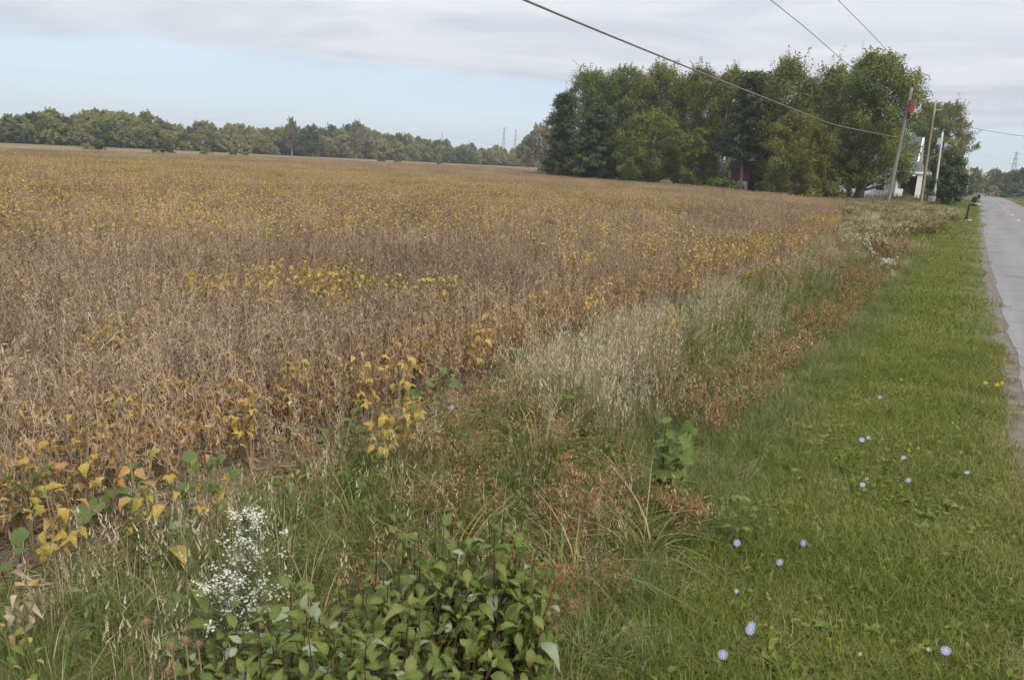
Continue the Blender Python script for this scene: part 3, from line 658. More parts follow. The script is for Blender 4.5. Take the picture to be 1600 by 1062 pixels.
ditch = [q.mesh('ditch_piece', WM) for q in ditch]      # 0-3 long, 4-7 dry, 8-9 sedge, 10-12 broad, 13-14 brown, 15-17 lush low, 18-19 low dry
x, y = grid_pts(-6.5, -1.0, .3, 27, .145)
ed, me_ = soyedge(y), mowedge(y); u = (x - ed) / (me_ - ed)
ok = (u > -.04) & (u < 1.10 + .09 * RNG.normal(0, 1, u.shape)) & inview(np.c_[x, y, np.full(x.shape, .3)], 260, 420) & (RNG.random(x.shape) < np.where(y < 9, 1, .75)); x, y, u = x[ok], y[ok], u[ok]
n = len(x); f1, f2 = fbm(x * .9, y * .9, 41), fbm(x * 1.6, y * 1.6, 42)
near_w = np.clip((3.6 - y) / 1.2, 0, 1)
w_dry = .85 * np.clip(1.4 - abs(u - .40) / .25, 0, 1.2) * np.clip((y - 4.0 + 1.2 * (u - .5)) / 1.2, 0, 1) * (.25 + 1.7 * np.clip(f1 - .25, 0, 1)) * np.where(y > 8.5, .30, .9)
w_lush = .16 + 3.0 * np.clip((u - .60) / .2, 0, 1) + .7 * near_w * np.clip(u * 2.2, 0, 1) + .25 * (y > 7)
w_long = .5 + .5 * near_w + .9 * np.clip(1 - abs(u - .62) / .3, 0, 1)
w_broad = .16 + .4 * (f2 > .56) + .45 * (y > 14)
w_brown = .05 + .35 * ((f1 < .42) & (u > .35) & (u < .85)) + .25 * (y > 14) * (u < .8)
w_sedge = .04 + .5 * ((u > .52) & (u < .85) & (f2 > .5)) * (y < 9)
w_ldry = .16 + .42 * near_w * (u < .35)
Wt = np.stack([w_long, w_dry, w_sedge, w_broad, w_brown, w_lush, w_ldry], 1); Wt /= Wt.sum(1)[:, None]
cl = (Wt.cumsum(1) < RNG.random(n)[:, None]).sum(1); cl = np.minimum(cl, 6)
lo = np.array([0, 4, 8, 10, 13, 15, 18])[cl]; cn = np.array([4, 4, 2, 3, 2, 3, 2])[cl]; idx = lo + (RNG.random(n) * cn).astype(int)
# keep a thin, littered gap of soil along the crop
keep = (RNG.random(n) < np.where(u < .15, np.where(y < 3.6, .10, np.where(y < 7, .22, .95)), 1.0)) & ~((u < .2) & (f2 > .62) & (y < 6))
x, y, u, idx, cl, f2 = x[keep], y[keep], u[keep], idx[keep], cl[keep], f2[keep]
s_ = RNG.uniform(.75, 1.2, len(x)) * np.where(u > .95, .75, 1) * np.where(cl == 1, .95, .9) * (.75 + .5 * f2) * np.clip(.62 + u * 1.0, .6, 1)
print('ditch', len(x))
scatter('ditch_grass', ditch, WM, np.c_[x, y, zg(x, y)], RNG.uniform(0, 2 * PI, len(x)), s_, idx, 'long tangled green and straw coloured grass of the ditch between crop and verge', 'grass', RNG.normal(0, .07, (len(x), 2)))
x, y = grid_pts(-1.6, -.2, 1.2, 14, .11); ok = (RNG.random(x.shape) < np.clip(1.05 - (x - mowedge(y)) / (.75 * (.5 + fbm(x * 1.3, y * .8, 61))), 0, 1) * .9) & (x > mowedge(y) - .1) & inview(np.c_[x, y, 0 * x], 200, 350); x, y = x[ok], y[ok]
scatter('lush_grass', ditch, WM, np.c_[x, y, zg(x, y)], RNG.uniform(0, 6.3, len(x)), RNG.uniform(.45, .85, len(x)) * np.clip(1.1 - (x - mowedge(y)) * .8, .5, 1), RNG.integers(15, 18, len(x)), 'lush unmown green grass leaning out of the ditch over the edge of the mown verge', 'grass', RNG.normal(0, .1, (len(x), 2)))
# farther along: rank weeds between the road and the crop
rank = [gold_patch(r, 1.3, 34, (.30, .65), .55), gold_patch(r, 1.3, 30, (.25, .5), .2), gold_patch(r, 1.3, 34, (.3, .7), .8)]
gq = G()
for _ in range(16):
    gq.merge(dry_tuft(r, 14, (.3, .65)), T=(r.uniform(-.6, .6), r.uniform(-.6, .6), 0))
rank = [q.mesh('weed_piece', WM) for q in rank + [gq]]
x, y = grid_pts(-16, 0, 25, 100, .95); ed, me_ = np.where(y < 66, soyedge(y), -10.5 - (y - 66) * .25), mowedge(y) - np.clip(y - 66, 0, 14) * .24
ok = (x > ed) & (x < me_ - .3) & (y < 84); x, y = x[ok], y[ok]; f1 = fbm(x * .35, y * .35, 51)
idx = np.where(RNG.random(x.shape) < .42, 3, np.where(f1 > .55, 2, np.where(RNG.random(x.shape) < .5, 0, 1)))
scatter('rank_weeds', rank, WM, np.c_[x, y, zg(x, y)], RNG.uniform(0, 6.3, x.shape), RNG.uniform(.55, .95, x.shape), idx, 'rank olive and brown weeds between the far verge and the crop', 'weeds')
# straw and fallen leaves on the bare soil along the crop
x, y = grid_pts(-5.6, -3.0, .6, 9, .045); e = x - soyedge(y); ok = (e > -1.7) & (e < .55) & inview(np.c_[x, y, 0 * x], 200, 420); x, y = x[ok], y[ok]
tv, tf = leaf_t(.5, .35, .5); st_ = (np.array([(-.02, 0, 0), (.02, 0, 0), (.02, 1, 0), (-.02, 1, .02)]), [(0, 1, 2), (0, 2, 3)])
g1 = G(); V, F = scat(tv, tf, rots(0, 0, 0)[None], [[0, 0, .008]], [.05]); g1.add(V, F, .4, 0)
g2 = G(); V, F = scat(*st_, rots(0, 0.04, 0)[None], [[0, 0, .008]], [.17]); g2.add(V, F, .6, 1)
g3 = G(); V, F = scat(*st_, rots(0, .12, 0)[None], [[0, 0, .01]], [.10]); g3.add(V, F, .3, 1)
LM = [M_soyd, M_dryg]
scatter('straw_litter', [g1.mesh('litter_piece', LM), g2.mesh('litter_piece', LM), g3.mesh('litter_piece', LM)], LM, np.c_[x, y, np.zeros_like(x)], RNG.uniform(0, 6.3, x.shape), RNG.uniform(.6, 1.4, x.shape), RNG.integers(0, 3, x.shape), 'straw and fallen brown leaves littering the soil at the crop edge', 'litter', RNG.normal(0, .15, (len(x), 2)))

# ------------------------------------------------------------------ trees
def crown_profile(t, kind):
    t = np.clip(t, 0, 1)
    if kind == 'pine': return np.clip(1.02 - t, 0, 1) ** .75 * np.clip(t / .10 + .45, 0, 1)
    if kind == 'tall': return np.sqrt(np.clip(1 - ((t - .5) / .52) ** 2, 0, 1))
    return np.clip(1 - np.abs((t - .42) / .60) ** 2.3, 0, 1) ** .6
def tree_meshes(seed, Ht, Wd, base, kind='broad', clumps=70, per=130, leaf=.17, fine=1.0, trunk_r=.2, stems=1, lean=0.0, gaps=.0, limb_r=.05, crs=None):
    """trunk (with limbs) and crown of one tree, foot at the origin. base: height where leaves begin"""
    r = np.random.default_rng(seed); tr, cr = G(), G(); per = int(per * fine * .8); clumps = int(clumps * 1.35); leaf = leaf / math.sqrt(fine) * 1.06
    Rx = Wd / 2; hc = Ht - base
    lob = r.uniform(0, 2 * PI, 3)
    def env(a, t): return Rx * crown_profile(t, kind) * (1 + .16 * np.sin(2 * a + lob[0] + 3 * t) + .12 * np.sin(3 * a + lob[1] - 4 * t) + .08 * np.sin(7 * t * PI + lob[2]))
    tops = []
    for s_ in range(stems):
        a0 = r.uniform(0, 2 * PI); off = .0 if stems == 1 else .25
        th = Ht * (.86 if kind != 'pine' else .98) * r.uniform(.85, 1) if stems > 1 else Ht * (.84 if kind != 'pine' else .98)
        t = np.linspace(0, 1, 8); sp = (Rx * .35 if stems > 1 else 0) * t ** 1.2
        P = np.c_[np.cos(a0) * (off + sp) + lean * t * t, np.sin(a0) * (off + sp), th * t]; P[1:, :2] += r.normal(0, .012 * Ht, (7, 2)) * t[1:, None]
        P[0, 2] = -.1
        rr = trunk_r * (1 - t) ** .8 * np.where(t == 0, 1.35, 1) + .02; V, F = tube(P, rr, 7, False); tr.add(V, F)
        tops.append((t, P, rr))
    # limbs and clumps
    cen, rad = [], []
    for k in range(clumps):
        tt = (k + r.random()) / clumps
        if kind == 'pine': tt = tt ** 1.25
        a = k * 2.399 + r.normal(0, .5); e = env(a, tt); q = e * (r.uniform(.45, .92) if r.random() < .8 else r.uniform(0, .5))
        c = np.array([math.cos(a) * q + lean * tt * tt, math.sin(a) * q, base + hc * (.03 + .92 * tt)]); cr_ = (.075 + .10 * r.random() ** 1.4) * (Wd * .5 + hc * .35) if crs is None else crs * r.uniform(.7, 1.3)
        cen.append(c); rad.append(cr_)
        if k % 2 == 0 or kind == 'pine':
            t, P, rr = tops[r.integers(len(tops))]
            zc_ = max(c[2] - q * (.55 if kind != 'pine' else -.05), base * .6); zc_ = min(zc_, P[-1, 2]); tq = np.clip(zc_ / P[-1, 2], .05, .97)
            st = np.array([np.interp(tq, t, P[:, i]) for i in range(3)])
            m_ = (st + c) / 2 + np.array([0, 0, -.06 * q]) + r.normal(0, .05 * q + .01, 3)
            V, F = tube([st, m_, c], [min(limb_r, np.interp(tq, t, rr) * .6), limb_r * .5, .015], 4, False); tr.add(V, F)
    cen, rad = np.array(cen), np.array(rad); cv = r.normal(0, .17, len(cen))
    kk = np.repeat(np.arange(len(cen)), per); n = len(kk)
    d = r.normal(0, 1, (n, 3)); d /= np.linalg.norm(d, axis=1)[:, None]; q = r.uniform(0, 1, n) ** .38
    if kind == 'pine':
        ax = cen[kk].copy(); ax[:, 2] = 0; ln_ = np.linalg.norm(ax, axis=1)[:, None] + 1e-6; ax /= ln_
        T = cen[kk] + ax * (r.uniform(-1.2, .9, n) * rad[kk])[:, None] + d * (rad[kk] * .42 * q)[:, None] * np.array([1, 1, .5]) + np.array([0, 0, .1]) * rad[kk][:, None]
    else:
        T = cen[kk] + d * (rad[kk] * q)[:, None] * np.array([1, 1, .78])
        # ragged upright sprays standing out of the clumps
        sk = np.arange(n) % per // 26; sdir = r.normal(0, .55, (len(cen), per // 26 + 1, 3)) + np.array([0, 0, .7]); spr = (sk % 4 == 0)
        T[spr] = (cen[kk] + sdir[kk, sk] * rad[kk][:, None] * (.25 + .66 * (np.arange(n) % 26 / 26.0))[:, None] + r.normal(0, .12, (n, 3)) * (1.25 - np.arange(n) % 26 / 26.0)[:, None] * rad[kk][:, None])[spr]
    if gaps: 
        kp = fbm(T[:, 0] / (Wd * .16) + seed, T[:, 2] / (Wd * .16) + T[:, 1] * .2, seed, 2) > gaps; T, kk, d = T[kp], kk[kp], d[kp]; n = len(T)
    yaw = np.arctan2(d[:, 1], d[:, 0]) - PI / 2 + r.normal(0, .8, n); pit = np.where(r.random(n) < .3, r.normal(.5, .5, n), r.normal(-.35, .5, n))
    tv, tf = (NEEDLE[0] * np.array([3.2, 1, 1]), NEEDLE[1]) if kind == 'pine' else QUAD
    RR = rots(yaw, pit, r.normal(0, .6, n)) if kind == 'pine' else facing(d + np.array([0, 0, .55]) + r.normal(0, .45, (n, 3)), r)
    V, F = scat(tv, tf, RR, T, leaf * r.uniform(.65, 1.3, n) * (1.9 if kind == 'pine' else 1.15))
    cr.add(V, F, np.repeat(np.clip(.42 + cv[kk] + r.normal(0, .13, n), 0, 1), len(tv)))
    return tr, cr
def make_tree(name, pos, label, cat, seed, Ht, Wd, base, leafm, bark, group=None, rz=0.0, **kw):
    tr, cr = tree_meshes(seed, Ht, Wd, base, **kw)
    o = empty(name, pos, label, cat, group, rz); tr.obj('trunk', bark, o, True); cr.obj('crown', leafm, o); return o
def size_at(px, ytop, dist):
    """height above the ground of the pixel (px, ytop) seen dist metres away"""
    return atd(px, ytop, dist)[2]
GRV = 'trees of the grove beside the white house'
def grove(name, px, ytop, wpx, dist, label, seed, mat, bark=None, basef=.1, kind='broad', **kw):
    q = atd(px, 300, dist); h = size_at(px, ytop, dist); wd = wpx * (1.22 if kind == 'broad' else 1.08) / 1240 * dist
    # foot under the crown centre: the picture leans, so take the ground point straight below the top
    top = atd(px, ytop, dist)
    return make_tree(name, (top[0], top[1], 0), label, 'tree', seed, h, wd, h * basef, mat, bark or M_bark, GRV, RNG.uniform(0, 6), kind=kind, fine=2.6 if kind == 'broad' else 1.5, **kw)
# back row, from the field towards the road
grove('maple_tree', 925, 108, 92, 114, 'tall dark green tree at the field end of the grove, behind the blue green pine', 101, M_t_green, basef=.08, clumps=120, per=150, leaf=.26, trunk_r=.22)
grove('maple_tree', 985, 104, 92, 111, 'tall green tree behind the pine and the broad front maple, second from the field end', 102, M_t_green, basef=.12, clumps=110, per=150, leaf=.26)
grove('maple_tree', 1040, 101, 95, 107, 'tall yellow green tree rising directly behind the broad low branched maple', 103, M_t_olive, basef=.12, clumps=110, per=150, leaf=.26)
grove('maple_tree', 1098, 104, 84, 103, 'olive yellow tree crossed by the thick cable near its top', 104, M_t_olive, basef=.12, clumps=95, per=140, leaf=.25, gaps=.12)
grove('maple_tree', 1145, 108, 70, 99, 'yellow green tree on several pale slender trunks beside the red shed', 105, M_t_olive, M_barkp, basef=.30, clumps=90, per=140, leaf=.24, stems=4, trunk_r=.14, gaps=.14)
grove('pine_tree', 884, 142, 62, 108, 'dark pine at the outer field corner of the grove', 106, M_t_pine, basef=.04, kind='pine', clumps=120, per=150, leaf=.24, crs=1.1)
grove('pine_tree', 936, 160, 86, 101, 'blue green pine standing in front of the grove by the field corner', 107, M_t_pine, basef=.04, kind='pine', clumps=150, per=160, leaf=.24, crs=1.1)
grove('maple_tree', 1026, 176, 96, 96, 'broad low branched maple with fresh green leaves in the front of the grove', 108, M_t_green, M_barkp, basef=.10, clumps=95, per=150, leaf=.23, stems=3, trunk_r=.13)
grove('young_maple_tree', 1094, 198, 44, 92, 'small bright green tree in front of the grove, between the two clusters of pale trunks', 109, M_t_green, basef=.06, clumps=50, per=120, leaf=.20, trunk_r=.08)
grove('pine_tree', 1178, 108, 76, 90, 'thin grey green pine with open branches beside the red shed', 110, M_t_pine, basef=.27, kind='pine', clumps=85, per=120, leaf=.25, crs=1.25)
grove('maple_tree', 1236, 90, 96, 91, 'tall green and yellow tree between the red shed and the white house', 111, M_t_olive, basef=.10, clumps=120, per=150, leaf=.23, trunk_r=.25)
grove('vine_covered_tree', 1252, 176, 84, 80, 'low yellow green tree hung with vines down to the ground, in front of the grove', 112, M_t_olive, basef=.02, clumps=90, per=140, leaf=.19, trunk_r=.15)
grove('maple_tree', 1308, 102, 100, 92, 'pale yellow green tree beside the tallest tree of the grove', 113, M_t_olive, basef=.08, clumps=110, per=150, leaf=.23, trunk_r=.22)
grove('shade_tree', 1376, 80, 122, 86, 'biggest spreading shade tree, with a thick dark trunk in front of the white house', 114, M_t_green, basef=.13, clumps=210, per=150, leaf=.22, trunk_r=.42, limb_r=.12, crs=1.0)
grove('maple_tree', 1458, 160, 62, 134, 'green tree behind the leaning poles and the house porch', 115, M_t_green, basef=.1, clumps=85, per=140, leaf=.24)
grove('maple_tree', 1484, 160, 66, 136, 'olive yellow tree at the road end of the grove, with drooping branches', 116, M_t_olive, basef=.25, clumps=75, per=140, leaf=.26, gaps=.12)
make_tree('round_evergreen_tree', tuple(atd(1480, 300, 98)[:2]) + (0,), 'dark rounded evergreen at the foot of the road end of the grove', 'tree', 117, size_at(1480, 236, 98), 4.4, .2, M_t_pine, M_bark, GRV, clumps=60, per=130, leaf=.2, trunk_r=.12)
make_tree('round_evergreen_tree', tuple(atd(1462, 300, 127)[:2]) + (0,), 'dark leafy bush between the wooden pole and the pale pole', 'bush', 118, size_at(1450, 240, 127), 4.6, .1, M_t_green, M_bark, GRV, clumps=50, per=120, leaf=.2, trunk_r=.10)
for i, (a, yt, wp, dst, lb) in enumerate(((950, 122, 80, 122, 'green tree filling the back of the grove behind the two tall dark ones'), (1012, 120, 80, 121, 'green tree at the back of the grove behind the broad front maple'), (1070, 122, 80, 118, 'green tree at the back of the grove behind the cable trees'), (1122, 128, 80, 114, 'dark green tree at the back of the grove behind the pale trunks'), (1205, 135, 80, 112, 'dark green tree at the back between the thin pine and the tall yellow green one'), (1275, 128, 80, 108, 'dark green tree at the back behind the vine hung tree'))):
    grove('maple_tree', a, yt, wp, dst, lb, 160 + i, M_t_green, basef=.05, clumps=80, per=110, leaf=.26)
# undergrowth along the foot of the grove
for i, (px_, yt, wp, dst, mt, lb) in enumerate(((895, 248, 46, 104, M_t_green, 'dark undergrowth bush at the field corner of the grove'), (960, 252, 60, 100, M_t_green, 'dark undergrowth bush below the blue green pine'),
        (1000, 256, 46, 97, M_t_green, 'dark bush between the pine and the broad maple'), (1068, 262, 40, 94, M_t_green, 'dark low bush beside the small bright green tree'),
        (1110, 268, 46, 92, M_t_green, 'low bush beneath the pale slender trunks'), (1126, 280, 44, 88, M_t_green, 'low green bush at the field side of the red shed'), (1150, 255, 90, 116, M_t_green, 'dark bush behind the red shed'), (1128, 258, 66, 106, M_t_green, 'dark bush behind the pale slender trunks'), (1205, 252, 70, 118, M_t_green, 'dark bush between the red shed and the house'), (1208, 276, 40, 84, M_t_olive, 'yellowish bush at the end wall of the red shed'),
        (1300, 262, 50, 84, M_t_green, 'shaded bush between the vine hung tree and the house'), (1286, 284, 64, 78, M_t_olive, 'olive bush at the corner of the crop'))):
    make_tree('undergrowth_bush', tuple(atd(px_, 300, dst)[:2]) + (0,), lb, 'bush', 140 + i, max(.8, size_at(px_, yt, dst)), wp / 1240 * dst * 1.25, .02, mt, M_bark, 'bushes under the grove', clumps=34, per=110, leaf=.2, trunk_r=.05, fine=2.0)
# low hedge-like weeds in front of the house
hedge = [gold_patch(r, 1.6, 40, (.7, 1.2), .35).mesh('hedge_piece', WM) for _ in range(3)]
t = np.linspace(0, 1, 34); A, B = atd(1212, 300, 78), atd(1500, 300, 100)
pp = A + (B - A) * t[:, None]; pp[:, 2] = 0; pp[:, :2] += RNG.normal(0, .7, (34, 2))
scatter('hedge_weeds', hedge, WM, pp, RNG.uniform(0, 6, 34), RNG.uniform(.55, .95, 34), RNG.integers(0, 3, 34), 'low olive hedge of weeds along the front of the house yard', 'weeds')

# far wood along the back of the field
sky_px = [(-140, 180), (0, 184), (20, 171), (60, 169), (88, 176), (100, 184), (120, 182), (135, 169), (155, 167), (180, 176), (230, 177), (252, 190), (290, 192), (330, 190), (370, 194), (400, 197), (440, 196), (480, 198), (530, 195), (556, 190), (590, 206), (612, 204), (650, 213), (690, 219), (740, 224), (800, 229), (830, 226), (868, 226)]
def woodd(px): return float(np.interp(px, [-200, 0, 200, 440, 640, 870], [205, 222, 250, 300, 350, 420]))
KN = ['wood', 'darkwood', 'brownwood']
protos = []
for i, (mt, bk, kw) in enumerate(((M_t_far, M_bark, dict(kind='broad')), (M_t_far, M_bark, dict(kind='tall')), (M_t_fdk, M_bark, dict(kind='broad')), (M_t_brn, M_barkp, dict(kind='tall', gaps=.34, stems=2)), (M_t_brn, M_barkp, dict(kind='broad', gaps=.28)), (M_t_far, M_barkp, dict(kind='broad', gaps=.22)))):
    tr, cr = tree_meshes(300 + i, 10, 8.5, .9 if i < 3 else 1.8, clumps=70, per=170, leaf=.29, trunk_r=.16, limb_r=.07, **kw)
    protos.append((tr.mesh('wood_trunk', bk, True), cr.mesh('wood_crown', mt)))
WOODG = 'trees of the far wood behind the field'
ORD = 'first second third fourth fifth sixth seventh eighth ninth tenth eleventh twelfth thirteenth fourteenth fifteenth sixteenth seventeenth eighteenth nineteenth twentieth'.split()
def ordw(n): return ORD[n - 1] if n <= 20 else ('twenty-' + ORD[n - 21] if n < 30 else ('thirtieth' if n == 30 else ('thirty-' + ORD[n - 31] if n < 40 else 'last')))
LBK = ['full leafed green tree', 'upright green tree', 'dark green tree', 'thin pale stemmed tree', 'sparse brownish tree', 'open crowned green tree']
CNT = {}
def wood_label(k, row):
    CNT[k, row] = CNT.get((k, row), 0) + 1
    return f'{ordw(CNT[k, row])} {LBK[k]} from the left along the {row} of the far wood'
def wood_tree(px, yt, d, k, wr, label=None, name='wood_tree'):
    h = size_at(px, yt, d); top = atd(px, yt, d); tr, cr = protos[k]
    o = empty(name, (top[0], top[1], 0), label, 'tree', WOODG, RNG.uniform(0, 6)); o.scale = (h / 10 * wr, h / 10 * wr, h / 10)
    link('trunk', tr, o); link('crown', cr, o); return o
px_ = -150.0; rw = np.random.default_rng(77)
while px_ < 868:
    d = woodd(px_); yt = float(np.interp(px_, [a for a, _ in sky_px], [b for _, b in sky_px]))
    k = int(rw.choice(6, p=[.28, .14, .14, .14, .14, .16])); 
    wood_tree(px_, yt + rw.choice([rw.uniform(-3, 4), rw.uniform(2, 11)]), d + rw.uniform(2, 14), k, rw.uniform(.6, 1.2), wood_label(k, 'tall skyline'))
    # lower trees standing in front
    if rw.random() < .95: 
        hor = float(np.interp(px_, [0, 440, 870], [208.7, 233.3, 257.3])); q = px_ + rw.uniform(3, 10)
        k2 = int(rw.choice(6, p=[.40, .04, .16, .06, .14, .20])); wood_tree(q, yt + (hor - yt) * rw.uniform(.3, .62), d - rw.uniform(2, 10), k2, rw.uniform(1.1, 1.7), wood_label(k2, 'lower front'))
    px_ += rw.uniform(9, 17)
wood_tree(455, 185, 288, 3, .5, 'tallest thin tree with a bare pale stem rising above the far wood', 'tall_thin_tree')
wood_tree(486, 196, 284, 2, 1.15, 'big round dark green tree in the middle of the far wood', 'round_dark_tree')
wood_tree(558, 190, 300, 3, .55, 'slender pale tree poking above the far wood beside the low gap', 'slender_pale_tree')
wood_tree(846, 196, 250, 4, .95, 'pale bushy tree standing alone just beyond the grove', 'pale_bushy_tree')
wood_tree(826, 214, 262, 4, .95, 'lower pale tree just past the grove, next to the bushy one', 'pale_bushy_tree')
# scrub along the foot of the wood and clumps on the stubble
scr = []
for i, mt in enumerate((M_t_far, M_t_fdk, M_t_brn)):
    _, cr = tree_meshes(340 + i, 3.2, 5.5, .05, clumps=26, per=120, leaf=.26); scr.append(cr.mesh('scrub_piece', [mt]))
n = 210; q = np.linspace(-170, 880, n); P = np.array([atd(a, 300, woodd(a) - RNG.uniform(-6, 14)) for a in q]); P[:, 2] = 0
scatter('wood_undergrowth', scr, [M_t_far, M_t_fdk, M_t_brn], P, RNG.uniform(0, 6, n), RNG.uniform(.6, 1.25, n), RNG.choice(3, n, p=[.55, .2, .25]), 'tangled undergrowth along the foot of the far wood', 'undergrowth')
for i, (a, d, s_) in enumerate(((140, 165, 1.1), (158, 172, 1.4), (246, 160, .9), (264, 158, 1.5), (322, 185, 1.5), (365, 190, 1.0), (385, 195, 1.0), (596, 215, 1.3), (620, 235, 1.2), (684, 240, 1.0), (805, 92, .7))):
    q = atd(a, 300, d); o = link('field_shrub', scr[i % 2], None, (q[0], q[1], 0), (0, 0, i * 1.3)); o.scale = (s_ * .38, s_ * .38, s_ * .30)
    tag(o, f'{ordw(i + 1)} small round shrub from the left on the pale strip before the far wood' if i < 10 else 'lone weedy clump standing inside the crop, short of the grove', 'shrub', 'shrubs scattered beyond the crop')

# along the road in the distance
RG = 'trees along the far road'
def roadtree(px, yt, d, k, wr, label):
    o = wood_tree(px, yt, d, k, wr, label, 'roadside_tree'); o['group'] = RG; return o
roadtree(1523, 262, 255, 0, 1.0, 'rounded tree closing the far road on the house side')
roadtree(1512, 268, 200, 2, 1.0, 'dark tree just beyond the house grove at the road')
roadtree(1502, 262, 150, 2, .9, 'dark tree behind the thin poles at the road end of the grove')
roadtree(1531, 274, 330, 2, 1.0, 'small dark tree at the end of the road')
for i, (a, yt, d, k, wr, lb) in enumerate(((1556, 264, 300, 5, .9, 'nearest pale topped tree of the wood across the road'), (1566, 270, 280, 2, 1.2, 'dark green tree across the road, below the tall lattice tower'), (1577, 276, 275, 0, 1.3, 'rounded green tree across the road beneath the lattice tower'),
        (1590, 267, 275, 0, 1.1, 'tree with a lighter crown across the road near the picture edge'), (1603, 264, 270, 2, 1.1, 'dark tree across the road cut by the picture edge'), (1620, 266, 270, 0, 1.1, 'green tree across the road beyond the edge of the view'), (1582, 268, 330, 4, 1.0, 'brownish tree behind the wood across the road'), (1560, 280, 262, 2, 1.3, 'low dark bush at the near foot of the wood across the road'), (1546, 286, 380, 5, 1.2, 'pale distant tree at the far right of the road end'))):
    roadtree(a, yt, d, k, wr, lb)
n = 60; q = np.linspace(1552, 1700, n); P = np.array([atd(a, 300, RNG.uniform(245, 275)) for a in q]); P[:, 2] = 0
scatter('roadside_undergrowth', scr, [M_t_far, M_t_fdk, M_t_brn], P, RNG.uniform(0, 6, n), RNG.uniform(.6, 1.2, n), RNG.choice(3, n, p=[.3, .6, .1]), 'dense undergrowth at the foot of the trees across the road', 'undergrowth')
# crop across the road
x, y = grid_pts(8, 130, 60, 240, 2.6); k = (x > np.array([rbase(v) for v in y]) + 10) & inview(np.c_[x, y, 0 * x], 100, 100); x, y = x[k], y[k]
scatter('brown_crop', farp[:4], SOYM, np.c_[x, y, 0 * x], RNG.uniform(0, 6, len(x)), RNG.uniform(1, 1.2, len(x)), RNG.integers(0, 4, len(x)), 'brown crop in the field across the road', 'crop')
x, y = grid_pts(5, 15, 60, 240, 1.4); k = (x > np.array([rbase(v) for v in y]) + 6.5) & (x < np.array([rbase(v) for v in y]) + 10.5); x, y = x[k], y[k]
scatter('bank_weeds', rank, WM, np.c_[x, y, 0 * x], RNG.uniform(0, 6, len(x)), RNG.uniform(.4, .7, len(x)), RNG.integers(0, 4, len(x)), 'olive weeds on the bank across the road', 'weeds')

# ------------------------------------------------------------------ house
M_siding = solid('white_siding', (.66, .67, .68), .6, .10, 3, stretch=(.3, .3, 9))
M_trim = solid('white_trim', (.78, .78, .77), .55, .06, 5)
M_shingle = solid('grey_shingle', (.11, .115, .125), .9, .3, 5, stretch=(1, 1, 4))
M_darkgl = solid('dark_window', (.02, .022, .025), .15, .2, 2, spec=.6)
M_dark = solid('dark_fittings_and_shade', (.03, .028, .026), .9, .3, 3)  # near black: pole fittings, and shade painted into porch and shed openings
M_red = solid('red_boards', (.21, .045, .032), .85, .35, 2.5, stretch=(8, 8, .5))
M_roofd = solid('dark_roof', (.055, .052, .05), .9, .35, 3)
M_orange = solid('orange_red', (.42, .085, .025), .6, .2, 5)
M_dullor = solid('dull_orange', (.42, .17, .06), .8, .3, 5)
M_wood = solid('weathered_pole_wood', (.235, .205, .175), .9, .4, 8, stretch=(5, 5, .5), bump=.4)
M_woodt = solid('tan_pole_wood', (.30, .235, .165), .9, .35, 8, stretch=(5, 5, .5), bump=.4)
M_woodg = solid('pale_pole', (.56, .55, .52), .8, .25, 6, stretch=(4, 4, .5))
M_rusty = solid('rusty_steel', (.21, .060, .032), .85, .35, 4, col2=(.12, .05, .035))
M_grey = solid('grey_metal', (.50, .51, .52), .5, .15, 5)
M_cable = solid('cable', (.17, .155, .14), .6, .3, 3, stretch=(1, 1, 1))
M_wire = solid('wire', (.09, .09, .095), .5, .1, 3)
M_black = solid('black_paint', (.022, .022, .024), .45, .3, 6)
M_steel = solid('pylon_steel', (.30, .32, .35), .6, .1, 1)
M_carblue = solid('blue_car_paint', (.06, .09, .20), .3, .1, 2, spec=.6)
M_conc = solid('pale_stone', (.42, .40, .36), .9, .3, 6)
def part(name, mat, parent, *shapes, smooth=False):
    g = G()
    for V, F in shapes: g.add(V, F)
    return g.obj(name, mat, parent, smooth)
hb = atd(1420, 300, 113); HX, HY = hb[0], hb[1]
house = empty('house', (HX, HY, 0), 'white one and a half storey house with grey roof and porch beyond the grove', 'house')
# local axes: +x to the road, -y to the camera
L, Wd_, E, RG_ = 9.5, 7.0, 3.9, 7.9
part('wall', M_siding, house, prism([(-L, 0), (0, 0), (0, Wd_), (-L, Wd_)], -.1, E))
gv = [(0.02, 0, E), (0.02, Wd_, E), (0.02, Wd_ / 2, RG_), (-L, 0, E), (-L, Wd_, E), (-L, Wd_ / 2, RG_)]
part('gable_wall', M_siding, house, (np.array(gv), [(0, 1, 2), (3, 5, 4), (0, 2, 5), (0, 5, 3), (1, 4, 5), (1, 5, 2)]))
def slab(a, b, c, d, th=.12):
    P = np.array([a, b, c, d], float); nrm = np.cross(P[1] - P[0], P[3] - P[0]); nrm /= np.linalg.norm(nrm)
    V = np.vstack([P, P + nrm * th]); F = [(0, 2, 1), (0, 3, 2), (4, 5, 6), (4, 6, 7)]
    for i in range(4):
        j = (i + 1) % 4; F += [(i, j, 4 + j), (i, 4 + j, 4 + i)]
    return V, F
o1, o2 = .35, .35
sl = (RG_ - E) / (Wd_ / 2)
part('roof', M_shingle, house, slab((-L - o1, -o2, E - o2 * sl + .03), (o1, -o2, E - o2 * sl + .03), (o1, Wd_ / 2, RG_ + .03), (-L - o1, Wd_ / 2, RG_ + .03)),
     slab((o1, Wd_ + o2, E - o2 * sl + .03), (-L - o1, Wd_ + o2, E - o2 * sl + .03), (-L - o1, Wd_ / 2, RG_ + .03), (o1, Wd_ / 2, RG_ + .03)))
